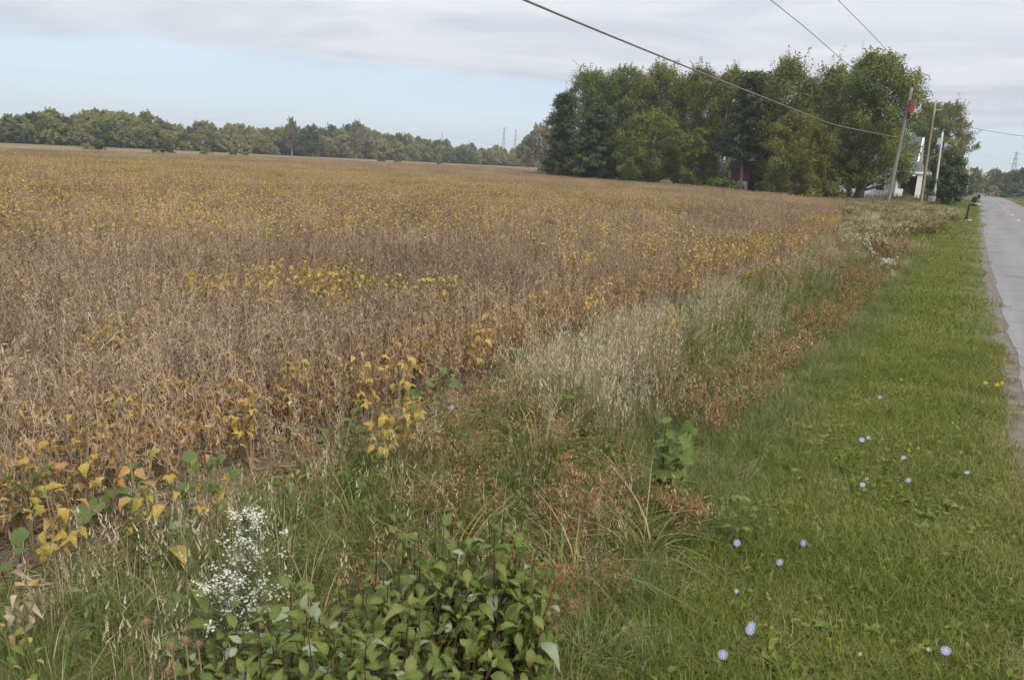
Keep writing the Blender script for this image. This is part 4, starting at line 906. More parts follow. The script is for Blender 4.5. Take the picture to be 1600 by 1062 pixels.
part('gable_trim', M_trim, house, slab((o1 + .004, -o2 - .02, E - o2 * sl - .22), (o1 + .20, -o2 - .02, E - o2 * sl - .22), (o1 + .20, Wd_ / 2, RG_ - .16), (o1 + .004, Wd_ / 2, RG_ - .16), .34),
     slab((o1 + .20, Wd_ + o2, E - o2 * sl - .22), (o1 + .004, Wd_ + o2, E - o2 * sl - .22), (o1 + .004, Wd_ / 2, RG_ - .16), (o1 + .20, Wd_ / 2, RG_ - .16), .34))
part('eave_return', M_trim, house, box((.34, -.1, E - .45), (.9, .5, .5)))
part('corner_board', M_trim, house, box((-.06, -.02, E / 2 - .2), (.2, .05, E - .4)))
for wx in (-6.6, -3.4):
    f = part('window', M_trim, house, box((wx, -.03, 1.75), (1.15, .06, 1.6))); part('pane', M_darkgl, f, box((wx, -.066, 1.75), (.92, .02, 1.36))); part('glazing_bar', M_trim, f, box((wx, -.083, 1.75), (.94, .016, .07)))
# porch at the road end of the near side
part('porch_floor', M_conc, house, box((.25, -1.15, .22), (3.3, 2.3, .4)))
part('porch_roof', M_shingle, house, (np.array([(-1.55, -2.7, 3.55), (2.15, -2.7, 3.55), (2.15, .3, 3.55), (-1.55, .3, 3.55), (-1.2, -.02, 4.85), (.7, -.02, 4.85), (.7, .25, 4.85), (-1.2, .25, 4.85)]),
     [(0, 1, 5), (0, 5, 4), (1, 2, 6), (1, 6, 5), (2, 3, 7), (2, 7, 6), (4, 5, 6), (4, 6, 7), (3, 0, 4), (3, 4, 7), (0, 2, 1), (0, 3, 2)]))
part('porch_fascia', M_trim, house, box((.3, -2.72, 3.44), (3.74, .08, .26)), box((2.17, -1.2, 3.44), (.08, 3.0, .26)))
part('porch_column', M_trim, house, box((1.35, -2.45, 1.86), (.95, .3, 2.9))); part('porch_column', M_trim, house, box((-1.3, -2.45, 1.86), (.2, .2, 2.9)))
part('porch_shade_panel', M_dark, house, box((.25, -.06, 1.8), (2.6, .08, 2.5)), box((1.75, -1.2, 1.8), (.08, 2.2, 2.5)))  # dark panels over the siding: the porch's shade given as colour
part('porch_rail', M_trim, house, box((-.85, -2.45, .95), (.7, .07, .9)))
o = part('wall_ornament', M_orange, None, lathe([(0, -.08), (.22, -.05), (.32, .05), (.22, .14), (0, .17)], 14)); q = atd(1361, 283, 112.4)
o.location = (q[0], HY - .14, q[2]); o.rotation_euler = (PI / 2, 0, 0); tag(o, 'round orange red ornament on the white house wall behind the shade tree', 'ornament')
o = part('pumpkin', M_orange, None, lathe([(0, 0), (.22, .03), (.30, .16), (.22, .30), (.05, .33)], 12)); o.location = (HX + .35, HY - 2.0, .42); tag(o, 'orange pumpkin on the porch step of the white house', 'pumpkin')
pl = make_tree('potted_plant', (HX - .1, HY - 1.9, .42), 'pale flowering plant standing in the porch opening', 'plant', 190, 1.15, .9, .25, M_velvet, M_bark, clumps=14, per=40, leaf=.1, trunk_r=.04)
cp = empty('carport', tuple(atd(1326, 300, 108)[:2]) + (0,), 'low open shelter with thin white posts at the end of the house', 'shelter')
for i in range(4): part('post', M_trim, cp, box(((-1, 1)[i % 2] * .9, (-1, 1)[i // 2] * 1.2, 1.1), (.09, .09, 2.4)))
part('roof', M_roofd, cp, box((0, 0, 2.42), (2.3, 3.0, .14))); part('rail', M_trim, cp, box((-.1, -1.24, .95), (1.9, .05, .08)))

# red shed in the grove
sp_ = atd(1173, 300, 93); shed = empty('red_shed', (sp_[0], sp_[1], 0), 'low red board shed with a dark doorway under the grove trees', 'shed', None, .12)
part('wall', M_red, shed, box((-1.15, 0, 1.25), (2.1, 3.0, 2.6)), box((1.72, 0, 1.25), (.75, 3.0, 2.6)), box((.62, 0, 2.3), (1.44, 3.0, .5)))
part('doorway_shade_block', M_dark, shed, box((.62, .3, 1.0), (1.44, 2.2, 2.1)))  # near-black block painting the shade seen through the doorway
part('roof', M_roofd, shed, slab((-2.5, -1.8, 2.5), (2.4, -1.8, 2.5), (2.4, .1, 3.5), (-2.5, .1, 3.5)), slab((2.4, 2.0, 2.5), (-2.5, 2.0, 2.5), (-2.5, .1, 3.5), (2.4, .1, 3.5)))
part('door_post', M_red, shed, box((.62, -1.53, 1.02), (.16, .08, 2.05)))
for i in range(11):
    xx = -2.1 + i * .19 if i < 8 else 1.40 + (i - 8) * .25
    part('batten', M_red, shed, box((xx, -1.52, 1.25), (.05, .045, 2.6)))
q = atd(1152, 284, 92); o = part('white_board', M_trim, None, box((0, 0, 0), (1.9, .5, .14))); o.location = (q[0], q[1], q[2]); tag(o, 'long white board lying on low supports beside the red shed', 'board')
q = atd(1160, 288, 91); o = part('pale_tank', M_grey, None, *[tube([(-.55, 0, .0), (-.45, 0, 0), (.45, 0, 0), (.55, 0, 0)], [.18, .33, .33, .18], 14), box((-.3, 0, -.4), (.1, .4, .5)), box((.3, 0, -.4), (.1, .4, .5))], smooth=True); o.location = (q[0], q[1], q[2]); tag(o, 'small pale rounded tank on the ground before the red shed', 'tank')
q = atd(1140, 300, 91); tr_ = empty('white_trestle', (q[0], q[1], 0), 'low pale trestle carrying the white board by the red shed', 'trestle')
part('leg', M_trim, tr_, box((0, 0, .55), (.08, .4, 1.3))); part('leg', M_trim, tr_, box((1.7, .3, .55), (.08, .4, 1.3)))

# ------------------------------------------------------------------ poles and cables
def pole(name, base, top, r0, r1, mat, label):
    base, top = np.array(base), np.array(top); o = empty(name, tuple(base), label, 'utility pole')
    t = np.linspace(-.06, 1, 9)[:, None]; V, F = tube((top - base) * t, np.linspace(r0, r1, 9), 12); g = G(); g.add(V, F); g.obj('shaft', mat, o, True)
    return o, base, top
D1, D2, D3 = 76.3, 86.8, 96.5
p1, b1, t1 = pole('utility_pole', atd(1386, 323, D1) * [1, 1, 0], atd(1425, 137, D1 - .6), .17, .105, M_wood, 'grey wooden pole leaning hard towards the road, with a rust red can near its top')
p2, b2, t2 = pole('utility_pole', atd(1438, 322, D2) * [1, 1, 0], atd(1461, 164, D2), .165, .11, M_woodt, 'tan wooden pole without a can, between the leaning pole and the pale pole')
p3, b3, t3 = pole('utility_pole', atd(1458, 320, D3) * [1, 1, 0], atd(1473, 207, D3), .13, .09, M_woodg, 'shorter pale pole with a small grey box near its top')
def rel(px, py, d, b): return atd(px, py, d) - b
c0 = rel(1424, 167, D1 - .75, b1)
ax_ = (t1 - b1) / np.linalg.norm(t1 - b1)
tf_ = part('transformer', M_rusty, p1, tube([c0 - ax_ * .54, c0 - ax_ * .50, c0 + ax_ * .45, c0 + ax_ * .50, c0 + ax_ * .54], [.25, .30, .30, .315, .17], 18), smooth=False)
part('bushing', M_dark, tf_, tube([c0 + ax_ * .6 + [.1, 0, 0], c0 + ax_ * .95 + [.14, 0, 0]], [.05, .035], 8))
part('mount', M_dark, tf_, box(rel(1417, 181, D1 - .3, b1), (.45, .3, .42)), box(rel(1414, 172, D1 - .3, b1), (.3, .25, .12)))
part('insulator', M_dark, p1, tube([t1 - b1, t1 - b1 + ax_ * .12, t1 - b1 + ax_ * .3], [.03, .07, .05], 8), tube([rel(1426, 147, D1 - .8, b1), rel(1428, 146, D1 - .8, b1), rel(1427, 142, D1 - .8, b1)], [.03, .05, .06], 8))
part('ground_wire', M_wire, p1, tube([b1 * 0 + [.18, -.05, .1], (t1 - b1) * .5 + [.15, -.06, 0], (t1 - b1) * .9 + [.12, -.05, 0]], .012, 4))
part('bracket_arm', M_grey, p2, tube([rel(1459, 172, D2, b2), rel(1471, 172, D2, b2)], .035, 6)); part('insulator', M_grey, p2, tube([t2 - b2, t2 - b2 + [0, 0, .25]], [.07, .05], 8))
part('ground_wire', M_wire, p2, tube([np.array([.16, -.07, .1]), (t2 - b2) * .9 + [.10, -.07, 0]], .012, 4))
part('meter_box', M_grey, p3, box(rel(1467.5, 221, D3 - .3, b3), (.34, .3, .68))); part('service_head', M_grey, p3, tube([t3 - b3, t3 - b3 + [.02, 0, .28], t3 - b3 + [.2, -.05, .3]], .04, 6))
o = part('stone_block', M_conc, None, box((0, 0, .2), (.7, .6, .55))); q = atd(1456, 309, D3 - 1.5); o.location = (q[0], q[1], max(0, q[2] - .3)); tag(o, 'pale stone lump at the foot of the short pale pole', 'stone')
def smooth_path(P, n=60):
    P = np.array(P, float); s_ = np.r_[0, np.cumsum(np.linalg.norm(np.diff(P, axis=0), axis=1))]; q = np.linspace(0, s_[-1], n); out_ = np.stack([np.interp(q, s_, P[:, i]) for i in range(3)], 1)
    for _ in range(n // 6): out_[1:-1] = .25 * out_[:-2] + .5 * out_[1:-1] + .25 * out_[2:]
    return out_
def sag(a, b, dz, n=24):
    t = np.linspace(0, 1, n)[:, None]; P = np.asarray(a) * (1 - t) + np.asarray(b) * t; P[:, 2] -= dz * 4 * (t * (1 - t))[:, 0]; return P
A0 = atd(1402, 215, D1 - .3)
k_ = -.03; line = []
for q in ((815, 0), (1000, 75), (1110, 120), (1200, 155), (1300, 195)):
    d = ray(*q); t_ = (A0[0] + k_ * A0[1]) / (d[0] + k_ * d[1]); line.append(np.array([0, 0, CAMH]) + d * t_)
ext = line[0] + (line[0] - line[1]) * 4 + np.array([0, 0, .5])
o = part('cable', M_cable, None, tube(smooth_path([ext] + line + [A0], 90), .026, 8), smooth=True); tag(o, 'thick grey cable sagging across the sky to the leaning pole', 'cable')
a2 = atd(1449, 243, D2); a3 = atd(1467, 240, D3)
o = part('cable', M_cable, None, tube(np.vstack([sag(A0, a2, .55, 16), sag(a2, a3, .25, 10)[1:]]), .024, 6), smooth=True); tag(o, 'thinner cable drooping between the three poles in front of the house', 'cable')
def wireobj(P, r_, label): o = part('wire', M_wire, None, tube(P, r_, 5), smooth=True); tag(o, label, 'wire')
def back_end(p, q, px_list, plane): 
    out_ = []
    for a in px_list:
        d = ray(*a); t_ = (p[0] + plane * p[1]) / (d[0] + plane * d[1]); out_.append(np.array([0, 0, CAMH]) + d * t_)
    return out_
w1 = back_end(t1, 0, [(1200, -3), (1262, 46), (1320, 98)], -.02)
wireobj(smooth_path([w1[0] + (w1[0] - w1[1]) * 1.5] + w1 + [atd(1418, 168, D1)], 60), .013, 'thin dark wire slanting down to the leaning pole, nearer the thick cable')
w2 = back_end(t1, 0, [(1305, -4), (1348, 39), (1387, 80)], 0.0)
wireobj(smooth_path([w2[0] + (w2[0] - w2[1]) * 1.5] + w2 + [t1 + ax_ * .3], 60), .013, 'thin dark wire slanting to the very top of the leaning pole, nearer the road')
wireobj(sag(atd(1462, 188, D2), atd(1720, 226, 70), .25), .018, 'dark wire crossing the sky over the road from the tan pole')
for px_, yb, yt, d, lb in ((1505, 304, 278, 150, 'thin pale distant pole beside the road, nearer of two'), (1511, 303, 266, 175, 'thin pale distant pole beside the road, farther of two')):
    b = atd(px_, 300, d) * [1, 1, 0]; o, _, tt = pole('utility_pole', b, atd(px_ + 4, yt, d), .15, .11, M_woodg, lb)
    part('crossarm', M_woodg, o, box(tt - b - np.array([0, 0, .5]), (1.4, .12, .12)))
for px_, d, lb in ((1541, 340, 'pale far pole at the field side of the orange barriers'), (1545, 420, 'pale far pole right at the end of the road')):
    b = atd(px_, 300, d) * [1, 1, 0]; o, _, tt = pole('utility_pole', b, b + np.array([.3, 0, 7.0]), .2, .16, M_woodg, lb)
    part('crossarm', M_woodg, o, box(tt - b - np.array([0, 0, .6]), (1.6, .14, .14)))
# lattice towers
def pylon(px, yt, d, label, wbase=6.0, arms=3):
    b = atd(px, 300, d) * [1, 1, 0]; h = size_at(px, yt, d); o = empty('transmission_tower', tuple(b), label, 'pylon', 'far power line towers', RNG.uniform(-.3, .3))
    def wdt(z): return np.interp(z / h, [0, .55, .8, 1], [wbase, wbase * .36, wbase * .22, wbase * .10]) / 2
    g = G(); zs = np.linspace(0, h, 9); rb = .10 * d / 900 + .06
    for sx in (-1, 1):
        for sy in (-1, 1):
            V, F = tube([(sx * wdt(z), sy * wdt(z), z) for z in zs], rb, 4); g.add(V, F)
    g.obj('leg', M_steel, o); g = G()
    for i in range(8):
        z0, z1 = zs[i], zs[i + 1]
        for (ux, uy) in ((1, 0), (0, 1)):
            for sg in (-1, 1):
                c0_ = [(sx * wdt(z) * ux + sg * wdt(z) * uy, sx * wdt(z) * uy + sg * wdt(z) * ux, z) for z, sx in ((z0, -1), (z1, 1))]; c1_ = [(sx * wdt(z) * ux + sg * wdt(z) * uy, sx * wdt(z) * uy + sg * wdt(z) * ux, z) for z, sx in ((z0, 1), (z1, -1))]
                for c_ in (c0_, c1_): V, F = tube(c_, rb * .6, 3); g.add(V, F)
    g.obj('lattice', M_steel, o)
    for k in range(arms):
        z = h * (.70 + .13 * k); ln_ = wbase * (.62 - .08 * k); part('crossarm', M_steel, o, tube([(-ln_, 0, z), (0, 0, z + .5), (ln_, 0, z)], [rb * .5, rb * 1.5, rb * .5], 4))
    return o
pylon(783, 199, 900, 'grey lattice tower above the gap in the far wood, nearer the field')
pylon(801, 202, 960, 'grey lattice tower just beside its twin, nearer the grove')
pylon(1577, 237, 640, 'tall lattice tower rising above the trees across the road', 6.5, 3)
pylon(627, 205, 1500, 'tiny faint lattice tower far behind the middle of the wood'); pylon(688, 207, 1450, 'tiny faint lattice tower at the edge of the low gap in the wood'); pylon(312, 187, 1200, 'tiny faint lattice tower poking above the wood nearer the open sky')

# ------------------------------------------------------------------ mailboxes, car, barriers
MB = 56.3
b = atd(1510, 345, MB) * [1, 1, 0]; mbx = empty('mailbox', tuple(b), 'dark post mailbox with a newspaper box below, leaning at the edge of the mown grass', 'mailbox')
def mr_(px, py): return atd(px, py, MB) - b
part('post', M_black, mbx, tube([mr_(1509, 346), mr_(1512, 332), mr_(1514.5, 319)], [.055, .05, .045], 8)); part('post_sleeve', M_black, mbx, tube([mr_(1508.5, 346), mr_(1510.5, 339)], .09, 8))
part('support_arm', M_trim, mbx, tube([mr_(1514, 321), mr_(1519, 317.5)], .06, 6))
part('shelf', M_wood, mbx, box(mr_(1519, 319.2), (.50, .34, .05)))
pb = part('newspaper_box', M_black, mbx, box(mr_(1520.5, 320.2) , (.40, .42, .13)))
c_ = mr_(1520.5, 318); bx_ = [(-.14, 0), (.14, 0), (.14, .24), (.10, .33), (0, .38), (-.10, .33), (-.14, .24)]
V = np.array([(c_[0] + x_ + z_ * .18, c_[1] + y_, c_[2] + .06 + z_) for y_ in (-.26, .26) for x_, z_ in bx_]); F = [(0, i, i + 1) for i in range(1, 6)] + [(7, 7 + i + 1, 7 + i) for i in range(1, 6)] + [t for i in range(7) for t in ((i, 7 + i, 7 + (i + 1) % 7), (i, 7 + (i + 1) % 7, (i + 1) % 7))]
part('mailbox_body', M_black, mbx, (V, F)); part('flag', M_trim, mbx, box(mr_(1527.5, 318.6), (.34, .03, .06)))
o = part('footing', M_conc, None, lathe([(.0, .10), (.16, .09), (.24, .0)], 10)); q = atd(1513, 345.5, MB); o.location = (q[0], q[1], 0); tag(o, 'pale concrete lump at the foot of the leaning mailbox post', 'concrete lump')
b = atd(1526, 317, 92) * [1, 1, 0]; m2 = empty('mailbox', tuple(b), 'small black mailbox on a thin post farther along the road', 'mailbox')
part('post', M_wood, m2, box((0, 0, .5), (.09, .09, 1.1))); c_ = np.array([0.1, 0, 1.02]); V = np.array([(c_[0] + x_, c_[1] + y_, c_[2] + z_) for y_ in (-.24, .24) for x_, z_ in bx_]); part('mailbox_body', M_black, m2, (V, F))
cq = np.array([rbase(300) + 1.2, 300.0, 0]); car = empty('car', tuple(cq), 'dark blue car far away on the road', 'car')
part('body', M_carblue, car, prism([(-.85, -2.1), (.85, -2.1), (.9, 2.1), (-.9, 2.1)], .32, .85)); cab = np.array([(-.78, -1.2, .85), (.78, -1.2, .85), (.78, 1.5, .85), (-.78, 1.5, .85), (-.6, -.5, 1.42), (.6, -.5, 1.42), (.6, .9, 1.42), (-.6, .9, 1.42)])
part('cabin', M_darkgl, car, (cab, [(0, 1, 5), (0, 5, 4), (1, 2, 6), (1, 6, 5), (2, 3, 7), (2, 7, 6), (3, 0, 4), (3, 4, 7), (4, 5, 6), (4, 6, 7)])); part('roof', M_carblue, car, box((0, .2, 1.44), (1.22, 1.4, .04)))
for sx in (-1, 1):
    part('headlight', M_grey, car, box((sx * .62, -2.11, .66), (.3, .04, .16)))
    for sy in (-1, 1): part('wheel', M_black, car, tube([(sx * .78, sy * 1.3, .32), (sx * .94, sy * 1.3, .32)], .32, 12))
for px_, lb in ((1545, 'orange barrier by the far road edge, nearer the road'), (1551, 'orange barrier by the far road edge, nearer the wood')):
    b = atd(px_, 300, 240) * [1, 1, 0]; o = empty('traffic_barrier', tuple(b), lb, 'barrier', 'orange barriers at the far road edge'); part('board', M_dullor, o, box((0, 0, .85), (.8, .06, .22))); 
    for sx in (-1, 1): part('leg', M_grey, o, box((sx * .35, .03, .5), (.06, .06, 1.0)))

# ------------------------------------------------------------------ single plants
LEAFM = {}
def tri_t(k):
    """soybean leaf: three leaflets on a short stalk"""
    tv, tf = leaf_t(.64, .10 + .1 * k, .2 + .25 * k); V, F = [tv * .62 + [0, .38, 0]], [tf]
    for i, a in enumerate((1.25, -1.25)):
        c_, s_ = math.cos(a), math.sin(a); V.append((tv * .58) @ np.array([[c_, -s_, 0], [s_, c_, 0], [0, 0, 1]]).T + [0, .3, -.02]); F.append(tf + 11 * (i + 1))
    V.append(np.array([(-.012, -.35, -.1), (.012, -.35, -.1), (0, .42, 0)])); F.append(np.array([(33, 34, 35)]))
    return np.vstack(V), np.vstack(F)
def leafmesh(kind, mat, k=0):
    key = (kind, mat.name, k)
    if key not in LEAFM:
        rr = np.random.default_rng(abs(hash(kind)) % 1000 + k) if False else np.random.default_rng(sum(map(ord, kind)) + k)
        tv, tf = {'soy': lambda: tri_t(1) if k == 0 else leaf_t(.66, .14, .5), 'heart': lambda: heart_t(.15 + .5 * k), 'lobed': lobed_t, 'dog': lambda: leaf_t(.52, .05 + .04 * k, .15 + .2 * k, .5), 'big': lambda: leaf_t(.42, .10, .2 + .1 * k, .7), 'curl': lambda: leaf_t(.5, .45, .9)}[kind]()
        vv = .5 + rr.normal(0, .06, len(tv))
        if kind in ('dog', 'big', 'curl'): vv[[2, 5, 8]] += .22; vv[[0, 10]] += .12
        g = G(); g.add(tv, tf, np.clip(vv, 0, 1)); LEAFM[key] = g.mesh(kind + '_leaf', mat, True)
    return LEAFM[key]
def put_leaf(parent, me, loc, yaw, pitch, roll, size, label=None):
    o = bpy.data.objects.new('leaf', me); C.objects.link(o); o.parent = parent
    R = rots(yaw, pitch, roll); M = Matrix.Identity(4)
    for i in range(3):
        for j in range(3): M[i][j] = float(R[i, j]) * size
        M[i][3] = float(loc[i])
    o.matrix_local = M
    if label: o['label'] = label
    return o
rp = np.random.default_rng(91)
def leafy(name, pos, label, cat, group, hgt, nst, nleaf, kind, mats, size, spread=.12, stemmat=None, lowest=.3, pitch=(-.2, .4)):
    zz = float(zg(pos[0], pos[1])); hgt -= zz; o = empty(name, (pos[0], pos[1], zz), label, cat, group)
    for s_ in range(nst):
        a, ln, top = rp.uniform(0, 6.28), rp.uniform(.2, 1) * spread, hgt * rp.uniform(.75, 1)
        t = np.linspace(0, 1, 5); P = np.c_[np.cos(a) * ln * t, np.sin(a) * ln * t, top * t - .01]; P[1:, :2] += rp.normal(0, .008, (4, 2)); V, F = tube(P, np.linspace(.004, .002, 5), 5); g = G(); g.add(V, F); g.obj('stem', stemmat or M_stemg, o)
        for k in range(nleaf // nst):
            tt = lowest + (1 - lowest) * (k + .8) / (nleaf // nst); c_ = np.array([np.interp(tt, t, P[:, i]) for i in range(3)]); yw = k * 2.4 + s_ + rp.normal(0, .4)
            pet = rp.uniform(.3, .8) * size[1]; c_ = c_ + np.array([-math.sin(yw), math.cos(yw), .25]) * pet * (.6 if kind in ('heart', 'soy') else .1)
            m_ = mats[rp.integers(len(mats))]
            put_leaf(o, leafmesh(kind, m_, int(rp.integers(0, 2))), c_, yw, rp.normal(*pitch), rp.normal(0, .35), rp.uniform(*size))
    return o
def where(px, py): # words that find a plant of the field edge
    return None
# yellow soybean plants standing out of the brown crop
YS = 'yellow leaved soybean plants along the crop edge'
ylist = [(40, 715, 'clump of big yellow leaves at the picture edge, lowest of the soybean plants'), (118, 690, 'yellow leaved soybean plant beside the clump at the picture edge'), (98, 768, 'pale withered yellow plant above the bare soil near the picture edge'),
    (238, 738, 'yellow soybean plant just above the round green leaved weeds'), (330, 722, 'orange and yellow soybean plant over the bare soil patch'), (190, 640, 'pale yellow soybean plant between the brown stalks nearest the picture edge'),
    (572, 578, 'tall yellow soybean plant standing highest at the crop corner'), (628, 628, 'bright yellow soybean plant low at the crop corner beside green weeds'), (640, 590, 'green and yellow soybean plant beside the tallest yellow one'), (596, 640, 'low yellow soybean plant under the tallest yellow one'),
    (390, 622, 'yellow soybean plant alone among brown stalks above the bare soil'), (470, 575, 'pale olive soybean plant near the middle of the near crop'), (180, 500, 'small yellow soybean plant alone in the brown crop far from the edge'), (150, 525, 'faded yellow soybean plant below the small lone one'),
    (352, 430, 'pale yellow soybean plant beside the green patch in the crop'), (425, 428, 'yellow and green soybean clump deep in the brown crop'), (500, 443, 'orange yellow soybean plant deep in the brown crop'), (745, 525, 'thin yellow soybean plant halfway along the crop edge'), (752, 500, 'yellow soybean top just above the thin yellow plant'),
    (682, 462, 'yellow soybean plant in the sprinkled patch, first from the bare middle'), (770, 470, 'pale yellow soybean plant in the middle of the sprinkled patch'), (836, 470, 'yellow soybean plant at the ditch end of the sprinkled patch'), (1050, 488, 'small yellow soybean plant at the grass beyond the bend of the crop edge'),
    (1182, 412, 'bright yellow soybean plant at the foot of the golden edge row'), (1212, 402, 'golden soybean plant second along the golden edge row'), (1240, 392, 'golden soybean plant third along the golden edge row'), (1262, 384, 'golden soybean plant at the far end of the golden edge row'), (1080, 430, 'orange yellow soybean plant before the golden edge row')]
for i, (a, b_, lb) in enumerate(ylist):
    q = at(a, b_, .5); dd = math.hypot(q[0], q[1]); big = .78 if dd < 12 else 1.1
    leafy('soybean_plant', q, lb, 'soybean plant', YS, .62 + .06 * rp.random(), 4, 28 if dd < 12 else 12, 'soy', [M_soyy, M_soyy, M_soyy, M_soyd] if i % 4 else [M_soyy, M_soyy, M_velvet], (.06 * big, .105 * big), .13, M_stemt, .4, (-.5, .45))
# round leaved green weeds
VG = 'round leaved green weeds at the crop edge'
for a, b_, n_, lb in ((175, 772, 14, 'round leaved green weed over the bare soil, widest of its kind'), (290, 752, 10, 'round leaved green weed beside the orange yellow soybean plant'), (215, 748, 8, 'round leaved green weed between two others in front of the crop'), (130, 800, 7, 'low round leaved weed nearest the bare soil'), (10, 855, 8, 'round leaved green weed cut by the picture edge'),
        (700, 622, 14, 'tall round leaved weed before the pale dry grass'), (655, 650, 10, 'round leaved weed under the bright yellow soybean plant'), (565, 660, 10, 'round leaved weed in front of the brown crop corner'), (525, 690, 10, 'round leaved weed lowest along the crop corner'), (615, 690, 8, 'round leaved weed beside the blue green grass tuft'), (480, 700, 8, 'small round leaved weed beside the bare gap'),
        (812, 572, 9, 'small round leaved weed between crop and pale grass'), (905, 522, 10, 'round leaved green weed halfway along the crop edge'), (90, 492, 9, 'bright green weed standing alone in the brown crop'), (690, 590, 9, 'pale green weed at the inner side of the crop corner')):
    q = at(a, b_, .22); leafy('velvetleaf_plant', q, lb, 'weed', VG, .34 + .1 * rp.random(), 3, n_, 'heart', [M_velvet], (.045, .085), .14, M_stemg, .25, (.05, .35))
# dogwood shrub clumps
DG = 'leafy red stemmed shrubs at the bottom of the ditch'
def dogwood(px, py, z, rad, nst, lb, hgt):
    q = at(px, py, z); zz = float(zg(q[0], q[1])); hgt -= zz; o = empty('dogwood_shrub', (q[0], q[1], zz), lb, 'shrub', DG); cnt = 0
    nst = min(21, nst)
    for s_ in range(nst):
        rr_ = rad * math.sqrt((s_ + .5) / nst); a = s_ * 2.4 + rp.normal(0, .25); top = hgt * (1 - .35 * (rr_ / rad) ** 2) * rp.uniform(.9, 1.08)
        t = np.linspace(0, 1, 5); P = np.c_[np.cos(a) * rr_ * (.35 + .65 * t), np.sin(a) * rr_ * (.35 + .65 * t), top * t - .01]; P[1:, :2] += rp.normal(0, .008, (4, 2)); V, F = tube(P, np.linspace(.0038, .0018, 5), 5); g = G(); g.add(V, F); g.obj('stem', M_stemr, o)
        for k in range(7):
            tt = 1 - k * .062 / top - .02
            if tt < .12: break
            for sd_ in (0, 1):
                if cnt >= 295: break
                c_ = np.array([np.interp(tt, t, P[:, i]) for i in range(3)]); yw = a * .7 + k * 1.57 + sd_ * PI + rp.normal(0, .35); sz = np.clip(rp.normal(.070, .018) * (.72 if k == 0 else 1), .03, .11)
                bk = rp.random() < .07; c_ = c_ + np.array([-math.sin(yw), math.cos(yw), .15]) * .012
                put_leaf(o, leafmesh('dog', M_dogb if bk else M_dog, int(rp.integers(0, 3))), c_, yw, rp.normal(-.35 if k else .65, .42), rp.normal(0, .4), sz); cnt += 1
    return o
dogwood(455, 960, .42, .27, 22, 'leafy green shrub with red stems directly below the white flowering aster', .52)
dogwood(620, 915, .45, .28, 24, 'leafy green shrub with red stems in the middle of the bottom shrubs', .63)
dogwood(770, 880, .48, .26, 22, 'tallest leafy shrub of the bottom ones, next to the brown sedge clump', .68)
dogwood(560, 1040, .45, .22, 20, 'leafy red stemmed shrub cut by the bottom picture edge', .52)
dogwood(400, 1040, .36, .20, 18, 'low leafy shrub at the bottom edge beside the teasel heads', .42)
dogwood(700, 985, .40, .24, 20, 'low leafy shrub in front of the tallest one, over the dark gap', .45)
dogwood(370, 975, .36, .22, 20, 'low leafy shrub spreading beneath the white aster', .33)
dogwood(510, 1000, .44, .22, 21, 'leafy shrub filling the gap between the aster side shrub and the middle one', .52)
dogwood(680, 890, .46, .22, 21, 'leafy shrub squeezed between the middle and the tallest shrubs', .64)
dogwood(620, 985, .44, .22, 21, 'leafy shrub low in front of the middle shrub', .52)
dogwood(810, 920, .42, .18, 20, 'leafy shrub at the verge side of the tallest one, touching the rusty weed', .56)
# broad grey green plant, maple sapling
leafy('milkweed_plant', at(300, 940, .3), 'broad leaved bluish green plant beside the white aster', 'weed', None, .42, 3, 15, 'big', [M_velvet, M_broad], (.09, .155), .11, M_stemg, .15, (.15, .35))
mp_ = leafy('maple_sapling', at(1042, 690, .42), 'young maple sapling with lobed green leaves among the rusty weeds', 'sapling', None, .62, 6, 66, 'lobed', [M_broad], (.07, .105), .26, M_stemr, .25, (-.35, .4))
q = np.array(at(1036, 660, .62)) - np.array([mp_.location[0], mp_.location[1], mp_.location[2]]); put_leaf(mp_, leafmesh('lobed', M_dogb, 5), q, 2.2, .9, .2, .10, 'pale upturned leaf')
leafy('yellow_leaved_weed', at(1166, 606, .35), 'weed with a few pale yellow leaves at the foot of a rusty clump', 'weed', None, .42, 3, 6, 'heart', [M_soyy, M_velvet], (.04, .07), .12, M_stemr, .35, (-.3, .4))
leafy('yellow_leaved_weed', at(65, 1010, .25), 'low weed with yellow and green leaves in the bottom corner', 'weed', None, .36, 4, 16, 'big', [M_soyy, M_broad, M_broad], (.03, .06), .16, M_stemg, .25, (0, .4))
leafy('withered_plant', at(28, 915, .3), 'withered tan leaved plant at the picture edge below the bare soil', 'weed', None, .40, 4, 18, 'curl', [M_dryg, M_dryg, M_soyd], (.045, .075), .12, M_stemt, .2, (-.8, .4))
for a, b_, lb in ((820, 765, 'small yellowing broad leaved weed in the tangled grass above the tallest shrub'), (440, 770, 'bright green broad leaved weed behind the white aster'), (215, 820, 'pale green spiky weed on the bare soil'), (150, 950, 'broad leaved green weed low in the bottom corner grass'), (1150, 800, 'bushy green weed in the grass beside the verge')):
    leafy('broadleaf_weed', at(a, b_, .2), lb, 'weed', 'broad leaved weeds in the ditch grass', .32, 4, 24, 'big', [M_broad, M_velvet], (.04, .08), .12, M_stemg, .2, (.1, .35))
q = at(268, 850, .16); q[2] += float(zg(q[0], q[1])); o = empty('fallen_leaf', tuple(q), 'large curled pale yellow green leaf lying on the grass behind the aster', 'leaf'); put_leaf(o, leafmesh('curl', M_dogb, 1), (0, 0, .02), 1.2, .5, .4, .15); put_leaf(o, leafmesh('soy', M_soyy, 1), (.02, 0, .0), 4.4, .1, .1, .12)
